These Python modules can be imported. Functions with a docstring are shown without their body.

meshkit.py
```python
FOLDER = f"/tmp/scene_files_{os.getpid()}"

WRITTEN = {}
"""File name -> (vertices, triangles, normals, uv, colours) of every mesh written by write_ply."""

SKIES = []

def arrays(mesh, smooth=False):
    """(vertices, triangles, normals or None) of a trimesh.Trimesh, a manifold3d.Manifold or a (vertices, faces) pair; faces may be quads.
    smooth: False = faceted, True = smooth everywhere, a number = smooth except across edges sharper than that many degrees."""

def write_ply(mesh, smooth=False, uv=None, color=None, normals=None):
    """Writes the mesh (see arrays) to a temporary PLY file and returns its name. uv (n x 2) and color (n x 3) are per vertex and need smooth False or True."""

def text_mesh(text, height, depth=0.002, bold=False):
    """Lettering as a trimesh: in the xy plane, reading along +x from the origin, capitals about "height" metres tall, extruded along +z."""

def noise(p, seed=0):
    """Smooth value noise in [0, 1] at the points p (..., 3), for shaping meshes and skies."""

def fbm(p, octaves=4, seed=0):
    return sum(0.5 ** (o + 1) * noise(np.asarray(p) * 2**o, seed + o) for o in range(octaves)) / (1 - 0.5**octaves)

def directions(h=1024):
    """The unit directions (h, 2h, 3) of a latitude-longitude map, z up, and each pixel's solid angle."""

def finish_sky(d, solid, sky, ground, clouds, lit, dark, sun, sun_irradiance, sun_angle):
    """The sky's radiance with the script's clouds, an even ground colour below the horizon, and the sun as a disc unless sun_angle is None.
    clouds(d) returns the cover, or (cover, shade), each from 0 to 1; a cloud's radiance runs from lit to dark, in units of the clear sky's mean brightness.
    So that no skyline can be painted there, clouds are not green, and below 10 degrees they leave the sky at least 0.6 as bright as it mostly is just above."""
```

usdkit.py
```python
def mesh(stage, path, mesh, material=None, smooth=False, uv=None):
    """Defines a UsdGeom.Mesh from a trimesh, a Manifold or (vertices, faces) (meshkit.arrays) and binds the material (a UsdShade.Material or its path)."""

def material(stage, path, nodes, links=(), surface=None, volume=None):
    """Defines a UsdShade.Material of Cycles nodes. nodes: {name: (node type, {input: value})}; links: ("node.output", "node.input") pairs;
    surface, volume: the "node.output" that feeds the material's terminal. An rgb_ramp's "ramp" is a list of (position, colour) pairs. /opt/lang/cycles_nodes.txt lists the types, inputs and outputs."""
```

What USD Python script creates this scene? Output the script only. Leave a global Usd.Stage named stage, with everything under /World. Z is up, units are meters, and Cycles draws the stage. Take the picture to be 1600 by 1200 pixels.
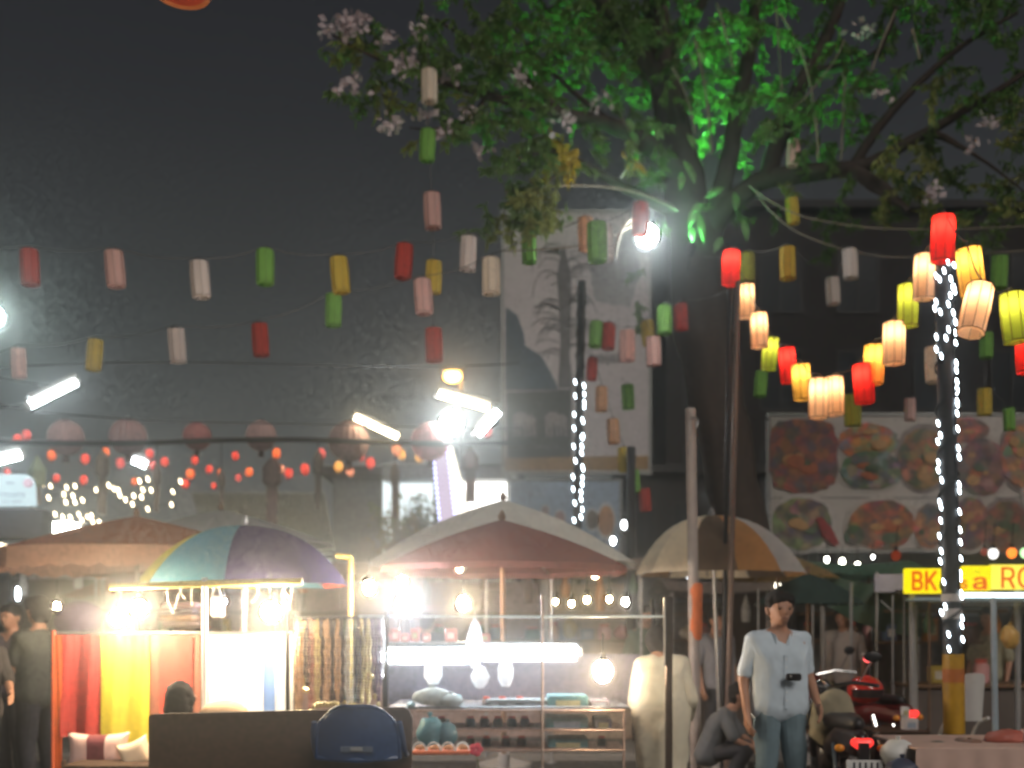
import math, random, numpy as np, trimesh, usdkit, meshkit
import manifold3d as m3
from pxr import Usd, UsdGeom, UsdLux, UsdShade, Sdf, Gf
stage = Usd.Stage.CreateInMemory()
UsdGeom.SetStageUpAxis(stage, UsdGeom.Tokens.z); UsdGeom.SetStageMetersPerUnit(stage, 1.0)
W = UsdGeom.Xform.Define(stage, '/World'); stage.SetDefaultPrim(W.GetPrim())
UsdGeom.Scope.Define(stage, '/World/Looks')
R = random.Random(7); NR = np.random.RandomState(7)
HAZE = 0.012
# ---------------------------------------------------------------- camera, sky, light, exposure
F, HY, CZ = 1700.0, 985.0, 1.4                      # the photograph's focal length and horizon in its own pixels, eye height
cam = UsdGeom.Camera.Define(stage, '/World/camera')
cam.CreateHorizontalApertureAttr(36.0); cam.CreateVerticalApertureAttr(27.0)
cam.CreateFocalLengthAttr(36.0 * F / 1600); cam.CreateVerticalApertureOffsetAttr((HY - 600) / 1600 * 36.0)
cam.CreateClippingRangeAttr(Gf.Vec2f(0.1, 2000)); cam.AddTranslateOp().Set(Gf.Vec3d(0, 0, CZ)); cam.AddRotateXOp().Set(90.0)
cam.CreateFStopAttr(2.1); cam.CreateFocusDistanceAttr(3.6); cam.CreateExposureAttr(0.55)
SUN = np.array([0.45, -1.0, 0.75]); SUN /= np.linalg.norm(SUN)
dome = UsdLux.DomeLight.Define(stage, '/World/sky')
skym = usdkit.material(stage, '/World/Looks/night_sky', {
    "s": ("sky_texture", {"sky_type": "single_scattering", "sun_disc": False, "sun_elevation": float(math.asin(SUN[2])), "sun_rotation": float(math.atan2(SUN[0], SUN[1]))}),
    "h": ("hsv", {"saturation": 0.25, "value": 0.012}), "t": ("texture_coordinate", {}), "x": ("separate_xyz", {}),
    "r": ("rgb_ramp", {"ramp": [(0, (1.1, 1.18, 1.14)), (.12, (.86, .93, .90)), (.2, (.60, .65, .63)), (.3, (.32, .34, .345)), (.42, (.16, .165, .19)), (.55, (.10, .10, .13)), (1, (.07, .07, .095))]}),
    "a": ("mix", {"mix_type": "add", "fac": 1.0}), "b": ("background_shader", {"strength": 0.1})},
    [("s.color", "h.color"), ("t.generated", "x.vector"), ("x.z", "r.fac"), ("h.color", "a.color1"), ("r.color", "a.color2"), ("a.color", "b.color")], surface="b.background")
UsdShade.MaterialBindingAPI.Apply(dome.GetPrim()).Bind(skym)
dome.GetPrim().SetCustomDataByKey('kind', 'structure')
moon = UsdLux.DistantLight.Define(stage, '/World/moon')   # dim soft light of the night over the market
moon.CreateNormalizeAttr(True); moon.CreateIntensityAttr(0.29); moon.CreateAngleAttr(25.0); moon.CreateColorAttr(Gf.Vec3f(1.0, .90, .82))
def aim(prim, d):   # turns a prim so that its -z axis points along d
    z = -np.asarray(d, float) / np.linalg.norm(d); x = np.cross([0, 0, 1.0], z); x = x / np.linalg.norm(x) if np.linalg.norm(x) > 1e-6 else np.array([1.0, 0, 0]); y = np.cross(z, x)
    m = Gf.Matrix4d(*x, 0, *y, 0, *z, 0, 0, 0, 0, 1); UsdGeom.Xformable(prim).AddTransformOp().Set(m)
aim(moon, -SUN)
# ---------------------------------------------------------------- helpers
def P(px, py, d): return np.array([(px - 800) * d / F, d, CZ + (HY - py) * d / F])   # the point seen at a photograph pixel at depth d
names = {}
def numbered(path):
    n = names.get(path, 0); names[path] = n + 1
    return path if n == 0 else f'{path}_{n:03d}'
def tag(p, label=None, cat=None, group=None, kind=None):
    for k, v in (('label', label), ('category', cat), ('group', group), ('kind', kind)):
        if v: p.SetCustomDataByKey(k, v)
    return p
class T:      # a thing: an Xform at its base; its parts are given in world coordinates (or local ones when raw)
    def __init__(s, name, label, cat, loc=(0, 0, 0), group=None, rot=(0, 0, 0), scale=1.0, ref=None):
        s.path = numbered('/World/' + name); s.loc = np.asarray(loc, float)
        x = UsdGeom.Xform.Define(stage, s.path); s.prim = x.GetPrim()
        x.AddTranslateOp().Set(Gf.Vec3d(*map(float, s.loc))); x.AddRotateXYZOp().Set(Gf.Vec3f(*map(float, rot))); x.AddScaleOp().Set(Gf.Vec3f(scale, scale, scale))
        if ref: s.prim.GetReferences().AddInternalReference(ref.path); s.prim.SetInstanceable(True)
        tag(s.prim, label, cat, group)
    def part(s, name, mesh, m, label=None, parent=None, smooth=40, raw=False, kind=None):
        path = numbered((parent or s.path) + '/' + name)
        v, f, n = meshkit.arrays(mesh, False)
        v = v if raw else v - s.loc
        usdkit.mesh(stage, path, trimesh.Trimesh(v, f, process=False), m, smooth=smooth)
        if label or kind: tag(stage.GetPrimAtPath(path), label, None, None, kind)
        return path
def solo(name, mesh, m, label, cat, group=None, smooth=40):
    t = T(name, label, cat, np.append(np.asarray(meshkit.arrays(mesh)[0])[:, :2].mean(0), np.asarray(meshkit.arrays(mesh)[0])[:, 2].min()), group)
    t.part(PARTNAME.get(name, 'body'), mesh, m, smooth=smooth); return t
PARTNAME = {}
def struct(name, mesh, m, kind='structure', smooth=False):
    p = numbered('/World/' + name); usdkit.mesh(stage, p, mesh, m, smooth=smooth); tag(stage.GetPrimAtPath(p), kind=kind)
mats = {}
def M(name, col, rough=.6, metal=0.0, var=.22, scale=7, bump=0.0, emit=0.0, ecol=None, transl=0.0, sheen=0, stretch=(1, 1, 1), spec=.4):
    if name in mats: return mats[name]
    c = np.array(col, float)
    nodes = {"t": ("texture_coordinate", {}), "mp": ("mapping", {"scale": stretch}), "n": ("noise_texture", {"scale": scale, "detail": 4.0, "roughness": .6}),
             "m": ("mix", {"color1": tuple(c * (1 - var)), "color2": tuple(np.minimum(c * (1 + var), .95))}),
             "p": ("principled_bsdf", {"roughness": rough, "metallic": metal, "specular_ior_level": spec})}
    links = [("t.object", "mp.vector"), ("mp.vector", "n.vector"), ("n.fac", "m.fac"), ("m.color", "p.base_color")]
    if emit: nodes["p"][1].update({"emission_color": tuple(ecol if ecol is not None else col), "emission_strength": emit})
    if bump: nodes["b"] = ("bump", {"strength": bump, "distance": .01}); links += [("n.fac", "b.height"), ("b.normal", "p.normal")]
    out = "p.BSDF"
    if transl:
        nodes["tr"] = ("translucent_bsdf", {}); nodes["mx"] = ("mix_closure", {"fac": transl}); links += [("m.color", "tr.color"), ("p.BSDF", "mx.closure1"), ("tr.BSDF", "mx.closure2")]; out = "mx.closure"
    mats[name] = usdkit.material(stage, '/World/Looks/' + name, nodes, links, surface=out); return mats[name]
def E(name, col, s):
    if name not in mats: mats[name] = usdkit.material(stage, '/World/Looks/' + name, {"e": ("emission", {"color": col, "strength": float(s)})}, surface="e.emission")
    return mats[name]
cat = trimesh.util.concatenate
def box(lo, hi, b=0.0):
    lo, hi = np.minimum(lo, hi).astype(float), np.maximum(lo, hi).astype(float)
    b = min(b, .45 * (hi - lo).min())
    if b <= 0:
        m = trimesh.creation.box(hi - lo); m.apply_translation((lo + hi) / 2); return m
    pts = []
    for i in np.ndindex(2, 2, 2):
        c = np.where(i, hi, lo); s = np.where(i, -1, 1)
        for k in range(3): q = c + s * b; q[k] = c[k]; pts.append(q)
    return trimesh.convex.convex_hull(np.array(pts))
def cbox(c, size, b=0.0, rz=0.0, rx=0.0, ry=0.0):
    h = np.asarray(size, float) / 2; m = box(-h, h, b)
    m.apply_transform(trimesh.transformations.euler_matrix(rx, ry, rz)); m.apply_translation(c); return m
def pbox(x0, y0, x1, y1, d, depth, b=0.0):   # a box whose front face fills the pixel rectangle at depth d
    a, c = P(x0, y0, d), P(x1, y1, d); return box([a[0], d, c[2]], [c[0], d + depth, a[2]], b)
def tube(pts, r, n=8, caps=True):
    p = np.asarray(pts, float); k = len(p); r = np.broadcast_to(np.asarray(r, float), (k,))
    t = np.gradient(p, axis=0); t /= np.linalg.norm(t, axis=1, keepdims=True) + 1e-12
    ref = np.array([0, 0, 1.0]) if abs(t[:, 2]).mean() < .8 else np.array([0, 1.0, 0])
    a = np.cross(t, ref); a /= np.linalg.norm(a, axis=1, keepdims=True) + 1e-12; b = np.cross(t, a)
    an = np.arange(n) * 2 * np.pi / n
    v = (p[:, None] + r[:, None, None] * (np.cos(an)[None, :, None] * a[:, None] + np.sin(an)[None, :, None] * b[:, None])).reshape(-1, 3)
    f = []
    for i in range(k - 1):
        for j in range(n):
            q = [i * n + j, i * n + (j + 1) % n, (i + 1) * n + (j + 1) % n, (i + 1) * n + j]; f += [[q[0], q[2], q[1]], [q[0], q[3], q[2]]]
    if caps:
        v = np.vstack([v, p[0], p[-1]]); e = len(v)
        for j in range(n): f += [[e - 2, j, (j + 1) % n], [e - 1, (k - 1) * n + (j + 1) % n, (k - 1) * n + j]]
    return trimesh.Trimesh(v, f, process=False)
def spline(pts, n=24):
    from scipy.interpolate import PchipInterpolator
    p = np.asarray(pts, float); s = np.r_[0, np.cumsum(np.linalg.norm(np.diff(p, axis=0), axis=1))]
    return PchipInterpolator(s, p, axis=0)(np.linspace(0, s[-1], n))
def lathe(prof, n=16, c=(0, 0, 0)):
    prof = np.asarray(prof, float); an = np.arange(n) * 2 * np.pi / n; k = len(prof)
    v = np.stack([prof[:, None, 0] * np.cos(an), prof[:, None, 0] * np.sin(an), np.repeat(prof[:, 1:2], n, 1)], -1).reshape(-1, 3) + np.asarray(c)
    f = []
    for i in range(k - 1):
        for j in range(n):
            q = [i * n + j, i * n + (j + 1) % n, (i + 1) * n + (j + 1) % n, (i + 1) * n + j]; f += [[q[0], q[1], q[2]], [q[0], q[2], q[3]]]
    return trimesh.Trimesh(v, f, process=False)
def ball(c, r, s=2, sc=(1, 1, 1)):
    m = trimesh.creation.icosphere(s, 1.0); m.apply_scale(np.asarray(sc) * r); m.apply_translation(c); return m
def sheet(fn, nu, nv):   # a grid surface; fn(u, v) gives points for u, v in 0..1
    u, v = np.meshgrid(np.linspace(0, 1, nu), np.linspace(0, 1, nv), indexing='ij'); p = fn(u, v).reshape(-1, 3); f = []
    for i in range(nu - 1):
        for j in range(nv - 1):
            q = [i * nv + j, (i + 1) * nv + j, (i + 1) * nv + j + 1, i * nv + j + 1]; f += [[q[0], q[1], q[2]], [q[0], q[2], q[3]]]
    return trimesh.Trimesh(p, f, process=False)
def flat(poly_px, d, thick=.006):   # an outline in photograph pixels built as a thin board at its own distance
    from shapely.geometry import Polygon
    pts = [(P(x, y, d)[0], P(x, y, d)[2]) for x, y in poly_px]
    g = Polygon(pts).buffer(0); g = max(g.geoms, key=lambda q: q.area) if hasattr(g, 'geoms') else g
    m = trimesh.creation.extrude_polygon(g, thick, engine='earcut'); v = m.vertices.copy()
    m.vertices = np.stack([v[:, 0], d + thick - v[:, 2] - thick, v[:, 1]], 1); m.invert(); return m
def text_at(s, px, py, d, hpx, bold=False, mirror=False, wscale=1.0):   # lettering whose baseline starts at a pixel
    m = meshkit.text_mesh(s, hpx * d / F, .006, bold); v = m.vertices.copy(); x = v[:, 0] * wscale
    if mirror: x = x.max() - x
    o = P(px, py, d); m.vertices = np.stack([o[0] + x, o[1] - v[:, 2], o[2] + v[:, 1]], 1); return m
ordn = ['first', 'second', 'third', 'fourth', 'fifth', 'sixth', 'seventh', 'eighth', 'ninth', 'tenth', 'eleventh', 'twelfth', 'thirteenth', 'fourteenth', 'fifteenth', 'sixteenth', 'seventeenth', 'eighteenth', 'nineteenth', 'twentieth']
# ---------------------------------------------------------------- common materials
BLACK = M('black_metal', (.018, .018, .02), .45, .3); WIRE = M('cable_rubber', (.02, .02, .02), .7); STEEL = M('galvanised_steel', (.35, .35, .35), .4, .8)
WHITEP = M('white_paint', (.72, .72, .70), .5, bump=.05); GREYP = M('grey_paint', (.28, .27, .26), .6, bump=.1); WOOD = M('brown_wood', (.16, .09, .05), .55, var=.4, scale=5, stretch=(1, 1, 9), bump=.2)
DARKW = M('dark_wood', (.07, .045, .032), .7, var=.45, scale=30, bump=.15, spec=.2); SKIN = M('skin', (.38, .20, .13), .5, var=.08, scale=20); HAIR = M('black_hair', (.012, .01, .01), .75, spec=.25, var=.4, scale=60, stretch=(1, 1, .1))
# ---------------------------------------------------------------- ground, far walls
asph = M('asphalt', (.06, .057, .055), .8, var=.5, scale=2.2, bump=.3)
struct('ground', sheet(lambda u, v: np.stack([u * 400 - 200, v * 400 - 60, 0 * u], -1), 3, 3), asph)
struct('pavement', box([-14, 11.5, .0], [14, 20.5, .1], .02), M('paving', (.16, .15, .14), .8, var=.3, scale=3, bump=.2))
def building(name, label, x0, y0, x1, d, depth, col, nwx, nwy, roof=True, zb=None, winrow=(0.12, 0.95)):
    a, c = P(x0, y0, d), P(x1, HY, d); t = T(name, label, 'building', [(a[0] + c[0]) / 2, d + depth / 2, 0])
    wm = M('wall_' + name + str(len(mats)), col, .85, var=.25, scale=.8, bump=.15); t.part('wall', box([a[0], d, 0], [c[0], d + depth, a[2]], .02), wm, smooth=False)
    if roof: t.part('roof', box([a[0] - .25, d - .25, a[2] + .003], [c[0] + .25, d + depth + .25, a[2] + .25], .03), M('roof_dark', (.03, .028, .027), .8), smooth=False)
    wd, hh = (c[0] - a[0]) / max(nwx, 1), a[2]
    for i in range(nwx):
        for j in range(nwy):
            x = a[0] + (i + .5) * wd; z = hh * (winrow[0] + (winrow[1] - winrow[0]) * (j + .5) / nwy); w, h = wd * .28, hh / nwy * .26
            fr = t.part('window', cat([box([x - w, d - .05, z - h], [x - w + .06, d - .003, z + h]), box([x + w - .06, d - .05, z - h], [x + w, d - .003, z + h]), box([x - w + .06, d - .05, z + h - .06], [x + w - .06, d - .003, z + h]), box([x - w + .06, d - .05, z - h], [x + w - .06, d - .003, z - h + .06]), box([x - .03, d - .05, z - h + .06], [x + .03, d - .003, z + h - .06])]), M('window_frame', (.03, .027, .025), .6), smooth=False)
            t.part('pane', box([x - w + .06, d - .02, z - h + .06], [x + w - .06, d - .006, z + h - .06]), M('dark_glass', (.02, .022, .025), .15), parent=fr, smooth=False)
    return t
building('shop_house', 'dark brown shop house row behind the tree and the food billboard', 1040, 330, 1760, 31, 8, (.022, .018, .017), 6, 4)
building('shop_house', 'low grey flat roofed building between striped roof and lit shop', 519, 746, 597, 27, 5, (.16, .165, .16), 0, 0)
building('shop_house', 'long dim hall with grey roof behind the central umbrellas', -160, 905, 1100, 34, 6, (.06, .05, .045), 14, 1)
building('shop_house', 'dark block with grey roof behind the white billboard', 980, 742, 1210, 29, 6, (.025, .022, .022), 4, 2)
# ---------------------------------------------------------------- lanterns
PAPER = {'red': (.46, .065, .05), 'pink': (.66, .42, .38), 'cream': (.70, .60, .48), 'white': (.68, .60, .56), 'green': (.20, .42, .09), 'yellow': (.56, .42, .07), 'peach': (.66, .38, .22), 'olive': (.30, .30, .05), 'orange': (.68, .20, .03), 'magenta': (.55, .03, .12)}
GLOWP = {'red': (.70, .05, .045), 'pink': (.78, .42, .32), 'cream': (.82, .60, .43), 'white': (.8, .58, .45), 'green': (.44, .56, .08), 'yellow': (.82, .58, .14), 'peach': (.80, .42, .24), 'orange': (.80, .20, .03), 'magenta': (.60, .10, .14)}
protos = {}
def lantern(loc, colour, lit, label, group, rot=(0, 0, 0), scale=1.0):
    key = (colour, lit)
    t = T('paper_lantern', label, 'lantern', loc, group, rot, scale, ref=protos.get(key))
    if key in protos: return t
    protos[key] = t; n = 8; r = .083
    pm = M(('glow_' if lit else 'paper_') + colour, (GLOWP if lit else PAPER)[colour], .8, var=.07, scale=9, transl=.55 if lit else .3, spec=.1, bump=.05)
    prof = [(r * .80, -.045), (r * .97, -.052), (r * 1.0, -.11), (r * 1.02, -.21), (r * 1.0, -.31), (r * .97, -.368), (r * .80, -.375)]
    t.part('shade', lathe(prof, n), pm, raw=True, smooth=25)
    rib = []
    for k in range(n):
        a = 2 * np.pi * k / n; rib.append(tube([(p * 1.012 * math.cos(a), p * 1.012 * math.sin(a), z) for p, z in prof[1:-1]], .0028, 4))
    for z in (-.05, -.37): rib.append(tube([(r * 1.0 * math.cos(a), r * 1.0 * math.sin(a), z) for a in np.linspace(0, 2 * np.pi, 17)], .003, 4))
    t.part('frame', cat(rib), M('lantern_frame_' + ('lit' if lit else colour), (.09, .03, .015) if lit else tuple(np.array(PAPER[colour]) * .55), .6), raw=True)
    hang = [tube([(0, 0, 0), (.02, 0, -.018), (r * .8, 0, -.047)], .0025, 4), tube([(0, 0, 0), (-.02, 0, -.018), (-r * .8, 0, -.047)], .0025, 4)]
    t.part('hanger', cat(hang), WIRE, raw=True)
    if lit:
        s = {'red': 1.3, 'green': 1.0}.get(colour, 1.0)
        bm = E('lantern_bulb_' + colour, (1, .72, .42) if colour != 'red' else (1, .44, .28), 31 * s)
        b = t.part('bulb', ball((0, 0, -.13), .034, 1, (1, 1, 1.25)), bm, raw=True)
        t.part('socket', lathe([(0, -.055), (.014, -.055), (.014, -.092), (0, -.092)], 8), BLACK, raw=True)
    return t
used = set()
def lantern_string(desc, lit, items, group, wire=True, vertical=False, extra=None, kd=1.0, dd=None):
    pts = []
    for i, it in enumerate(items):
        px, py, h, col = it[:4]; tilt = it[4] if len(it) > 4 else R.uniform(-6, 6)
        d = dd if dd else min(max(.33 * F / h * kd, 6.5), 22)
        scale = h * d / F / .33
        top = P(px, py - h / 2 - 7 * h / 55, d); pts.append(top)
        nb = [items[j][3] for j in (i - 1, i + 1) if 0 <= j < len(items)]
        st = 'glowing' if lit else 'unlit'
        where = ('between the %s and %s ones on ' % tuple(nb)) if len(nb) == 2 else (('next to the %s one, ending ' % nb[0]) if nb else 'alone on ')
        lab = f'{st} {col} lantern {where}{desc}'
        if lab in used: lab = f'{st} {col} lantern, {ordn[i]} from the {"top" if vertical else "left"} on {desc}'
        used.add(lab); lantern(top, col, lit, lab, group, (R.uniform(-3, 3), tilt, R.uniform(0, 45)), scale)
    if wire:
        pts = np.array(pts); seg = []
        ends = [P(*e) for e in (extra or [])]
        allp = ([ends[0]] if ends else []) + list(pts) + ([ends[1]] if len(ends) > 1 else [])
        for a, b in zip(allp[:-1], allp[1:]):
            for s in np.linspace(0, 1, 7)[:-1]: seg.append(a * (1 - s) + b * s - np.array([0, 0, 0 if vertical else .05 * 4 * s * (1 - s)]))
        seg.append(allp[-1])
        t = T('lantern_wire', 'thin dark wire carrying the lanterns of ' + desc, 'wire', allp[0]); t.part('cable', tube(seg, .0045, 5), M('lantern_cord', (.10, .095, .09), .6))
G1 = 'unlit paper lanterns strung over the market'; G2 = 'glowing paper lanterns on the right hand string'
lantern_string('the upper sky wire', False, [(45, 418, 55, 'red'), (176, 420, 56, 'pink'), (310, 437, 56, 'white', -4), (414, 418, 54, 'green', 0), (528, 430, 55, 'yellow'), (633, 409, 53, 'red'), (733, 396, 52, 'white')], G1, extra=[(-40, 372, 10.2), (826, 355, 11.5)])
lantern_string('the lower sky wire', False, [(28, 567, 46, 'pink'), (150, 555, 48, 'yellow'), (274, 540, 52, 'white'), (405, 531, 50, 'red', -3), (522, 485, 50, 'green'), (659, 464, 54, 'pink', -4), (767, 432, 56, 'cream', 0), (826, 388, 46, 'green')], G1, extra=[(-40, 550, 12), (905, 345, 11)])
lantern_string('the chain under the branch', False, [(670, 135, 50, 'cream'), (669, 227, 48, 'green', 2), (674, 329, 54, 'pink', -3), (678, 433, 50, 'yellow', 0), (677, 539, 52, 'red', -1)], G1, vertical=True, extra=[(668, 60, 11), (677, 560, 10.9)], dd=10.9)
lantern_string('the wire beside the flood lamp', False, [(914, 366, 50, 'peach', -2), (932, 378, 60, 'green', -2), (942, 380, 55, 'white', -3), (1001, 342, 50, 'red', 0)], G1, extra=[(880, 345, 11), (1040, 330, 12)])
lantern_string('the wire before the billboard', False, [(933, 523, 40, 'green', 6), (952, 526, 40, 'red', 4), (980, 540, 48, 'pink', 0), (1010, 520, 40, 'yellow', -8), (1020, 548, 45, 'pink', -4), (1038, 500, 45, 'green'), (1063, 495, 42, 'red', -6)], G1, extra=[(905, 490, 14), (1143, 450, 12)])
lantern_string('the slanting billboard chain', False, [(926, 577, 34, 'red'), (940, 624, 38, 'peach'), (957, 674, 38, 'peach', -3), (974, 718, 38, 'yellow', -2), (989, 752, 36, 'green'), (1006, 781, 36, 'red', -5)], G1, vertical=True, dd=14.2)
lantern_string('a cord before the right half of the billboard', False, [(980, 620, 38, 'green', -3)], G1, wire=False)
lantern_string('the bright right hand swag', True, [(1143, 418, 54, 'red', 0), (1166, 470, 52, 'cream', -2), (1185, 516, 54, 'cream', -2), (1206, 553, 50, 'green'), (1228, 571, 54, 'red', -4), (1250, 597, 56, 'yellow', -4), (1279, 622, 62, 'cream', 0), (1302, 619, 60, 'cream', 0), (1347, 599, 62, 'red', -4), (1367, 569, 62, 'yellow', 0), (1397, 536, 66, 'cream', 0), (1419, 477, 66, 'green', 0), (1447, 432, 70, 'cream', 0), (1475, 372, 72, 'red', 0), (1511, 425, 76, 'yellow', -8), (1535, 490, 84, 'cream', 20), (1579, 497, 78, 'green', -5), (1606, 545, 76, 'red', 0)], G2, extra=[(1139, 385, 10.6), (1640, 520, 7.3)])
lantern_string('the wires over the food billboard', False, [(1168, 418, 45, 'olive', 0), (1230, 412, 50, 'yellow', 0), (1300, 455, 42, 'white', -2), (1327, 413, 46, 'white', 0)], G1, extra=[(1100, 400, 13), (1400, 402, 12)])
lantern_string('the far right wire', False, [(1541, 540, 40, 'green'), (1538, 628, 42, 'yellow', 0), (1576, 655, 35, 'green', 0)], G1, vertical=True, dd=13)
lantern_string('the cord under the swag', False, [(1332, 640, 50, 'olive', -3), (1422, 640, 35, 'pink', 0)], G1, wire=False)
lantern_string('the faint wire under the limb', False, [(1236, 330, 40, 'yellow'), (1241, 240, 40, 'pink')], G1, vertical=True, dd=13)
lantern_string('the hidden wire behind the swag', False, [(1191, 600, 40, 'green'), (1459, 570, 56, 'cream'), (1563, 425, 50, 'green', 0)], G1, wire=False)
big = T('paper_lantern', 'big red lantern cut off by the top edge of the picture', 'lantern', P(285, -11, 8)); pr = [(.0, .62), (.16, .58), (.24, .45), (.27, .3), (.24, .12), (.21, .03), (.19, 0), (.0, -.005)]
big.part('shade', lathe([(r, z) for r, z in pr[::-1]], 20, P(285, -11, 8)), M('big_red_paper', (.72, .10, .035), .7, transl=.3, var=.15)); big.part('rim', lathe([(.165, 0), (.2, -.012), (.205, .012), (.17, .02)], 20, P(285, -11, 8)), M('orange_rim', (.75, .22, .06), .6))
# far glowing lanterns at left: small, seen over the stalls
SM = [(27, 690, 'red', 22), (42, 683, 'magenta', 22), (80, 715, 'orange', 22), (134, 721, 'red', 22), (165, 711, 'orange', 22), (188, 727, 'magenta', 22), (233, 712, 'red', 20), (240, 731, 'magenta', 20), (258, 725, 'red', 20), (297, 744, 'orange', 22), (289, 759, 'red', 20), (89, 750, 'red', 18), (131, 753, 'red', 20), (210, 755, 'orange', 16), (12, 740, 'red', 16), (305, 722, 'red', 18), (328, 736, 'red', 18), (345, 741, 'orange', 16), (367, 715, 'red', 18), (373, 749, 'magenta', 16), (390, 741, 'orange', 20), (334, 761, 'red', 14), (433, 712, 'orange', 22), (440, 736, 'pink', 18), (452, 743, 'red', 22), (476, 737, 'red', 24), (502, 712, 'magenta', 22), (530, 733, 'yellow', 24), (547, 740, 'pink', 22), (566, 717, 'red', 16), (579, 727, 'red', 24), (619, 707, 'peach', 26), (627, 714, 'yellow', 22), (655, 718, 'yellow', 22), (671, 722, 'yellow', 14), (762, 678, 'red', 24)]
cnt = {}; smp = {}
for px, py, col, h in SM:
    k = cnt.get(col, 0); cnt[col] = k + 1; d = R.uniform(20, 22.5); s = h * d / F / .36
    rank = sorted(x for x, _, c, _ in SM if c == col).index(px)
    t = T('round_lantern', f'small glowing {col} lantern over the left stalls, {ordn[rank]} of the {col} ones from the left', 'lantern', P(px, py - h / 2, d), 'small glowing lanterns over the left stalls', (0, R.uniform(-8, 8), R.uniform(0, 60)), s, ref=smp.get(col))
    if col not in smp:
        smp[col] = t; g = np.array(GLOWP[col]) * .9 + .08
        t.part('shade', lathe([(.055, 0), (.095, -.05), (.105, -.13), (.09, -.21), (.06, -.25)], 10), M('far_glow_' + col, g, .8, transl=.55, var=.1), raw=True)
        t.part('bulb', ball((0, 0, -.1), .04, 1), E('far_bulb_' + col, (1, .6, .36), 11), raw=True); t.part('tassel', tube([(0, 0, -.25), (0, 0, -.30)], [.03, .012], 6), M('tassel_' + col, g * .7), raw=True)
# dim round pleated lanterns on the dark cable, and tube lanterns with long tails
cab = T('overhead_cable', 'thick dark cable stretched across the left half over the stalls', 'cable', P(-20, 690, 18)); cab.part('cable', tube([P(x, 690 + 3 * math.sin(x / 90), 18 + 4.6 * max(0, (x - 690) / 150) ** 1.5) for x in range(-30, 840, 24)], .045, 6), WIRE)
for i, (px, py, rr, where) in enumerate([(103, 684, 28, 'leftmost on the dark cable'), (200, 683, 29, 'over the small white tube light'), (308, 682, 22, 'narrowest on the dark cable'), (408, 681, 24, 'over the striped roof'), (545, 690, 32, 'left of the warm tubes, reddest of the row'), (672, 690, 30, 'under the round white lamp, darkest of the row')]):
    c = P(px, py, 18.3); r = rr * 18.3 / F; t = T('pleated_lantern', 'big dim round pleated paper lantern ' + where, 'lantern', c, 'dim round pleated lanterns on the dark cable')
    n = 40; m = lathe([(r * (1 + 0) * math.cos(a), r * math.sin(a)) for a in np.linspace(-1.45, 1.45, 15)], n); v = m.vertices; k = np.arange(len(v)) % n; v[:, :2] *= np.where(k % 2, 1.0, .93)[:, None]; m.vertices = v + c
    t.part('shade', m, M('pleated_paper_%d' % (i % 3), [(.50, .33, .31), (.44, .29, .28), (.46, .19, .18)][i % 3], .8, transl=.2, var=.3, scale=4), smooth=False)
    t.part('cap', lathe([(0, r * 1.04), (r * .2, r * 1.04), (r * .2, r * .96), (0, r * .96)], 10, c), BLACK); t.part('fringe', lathe([(r * .16, -r), (r * .2, -r * 1.35), (.01, -r * 1.4)], 10, c), M('dark_fringe', (.10, .04, .03)))
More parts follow.
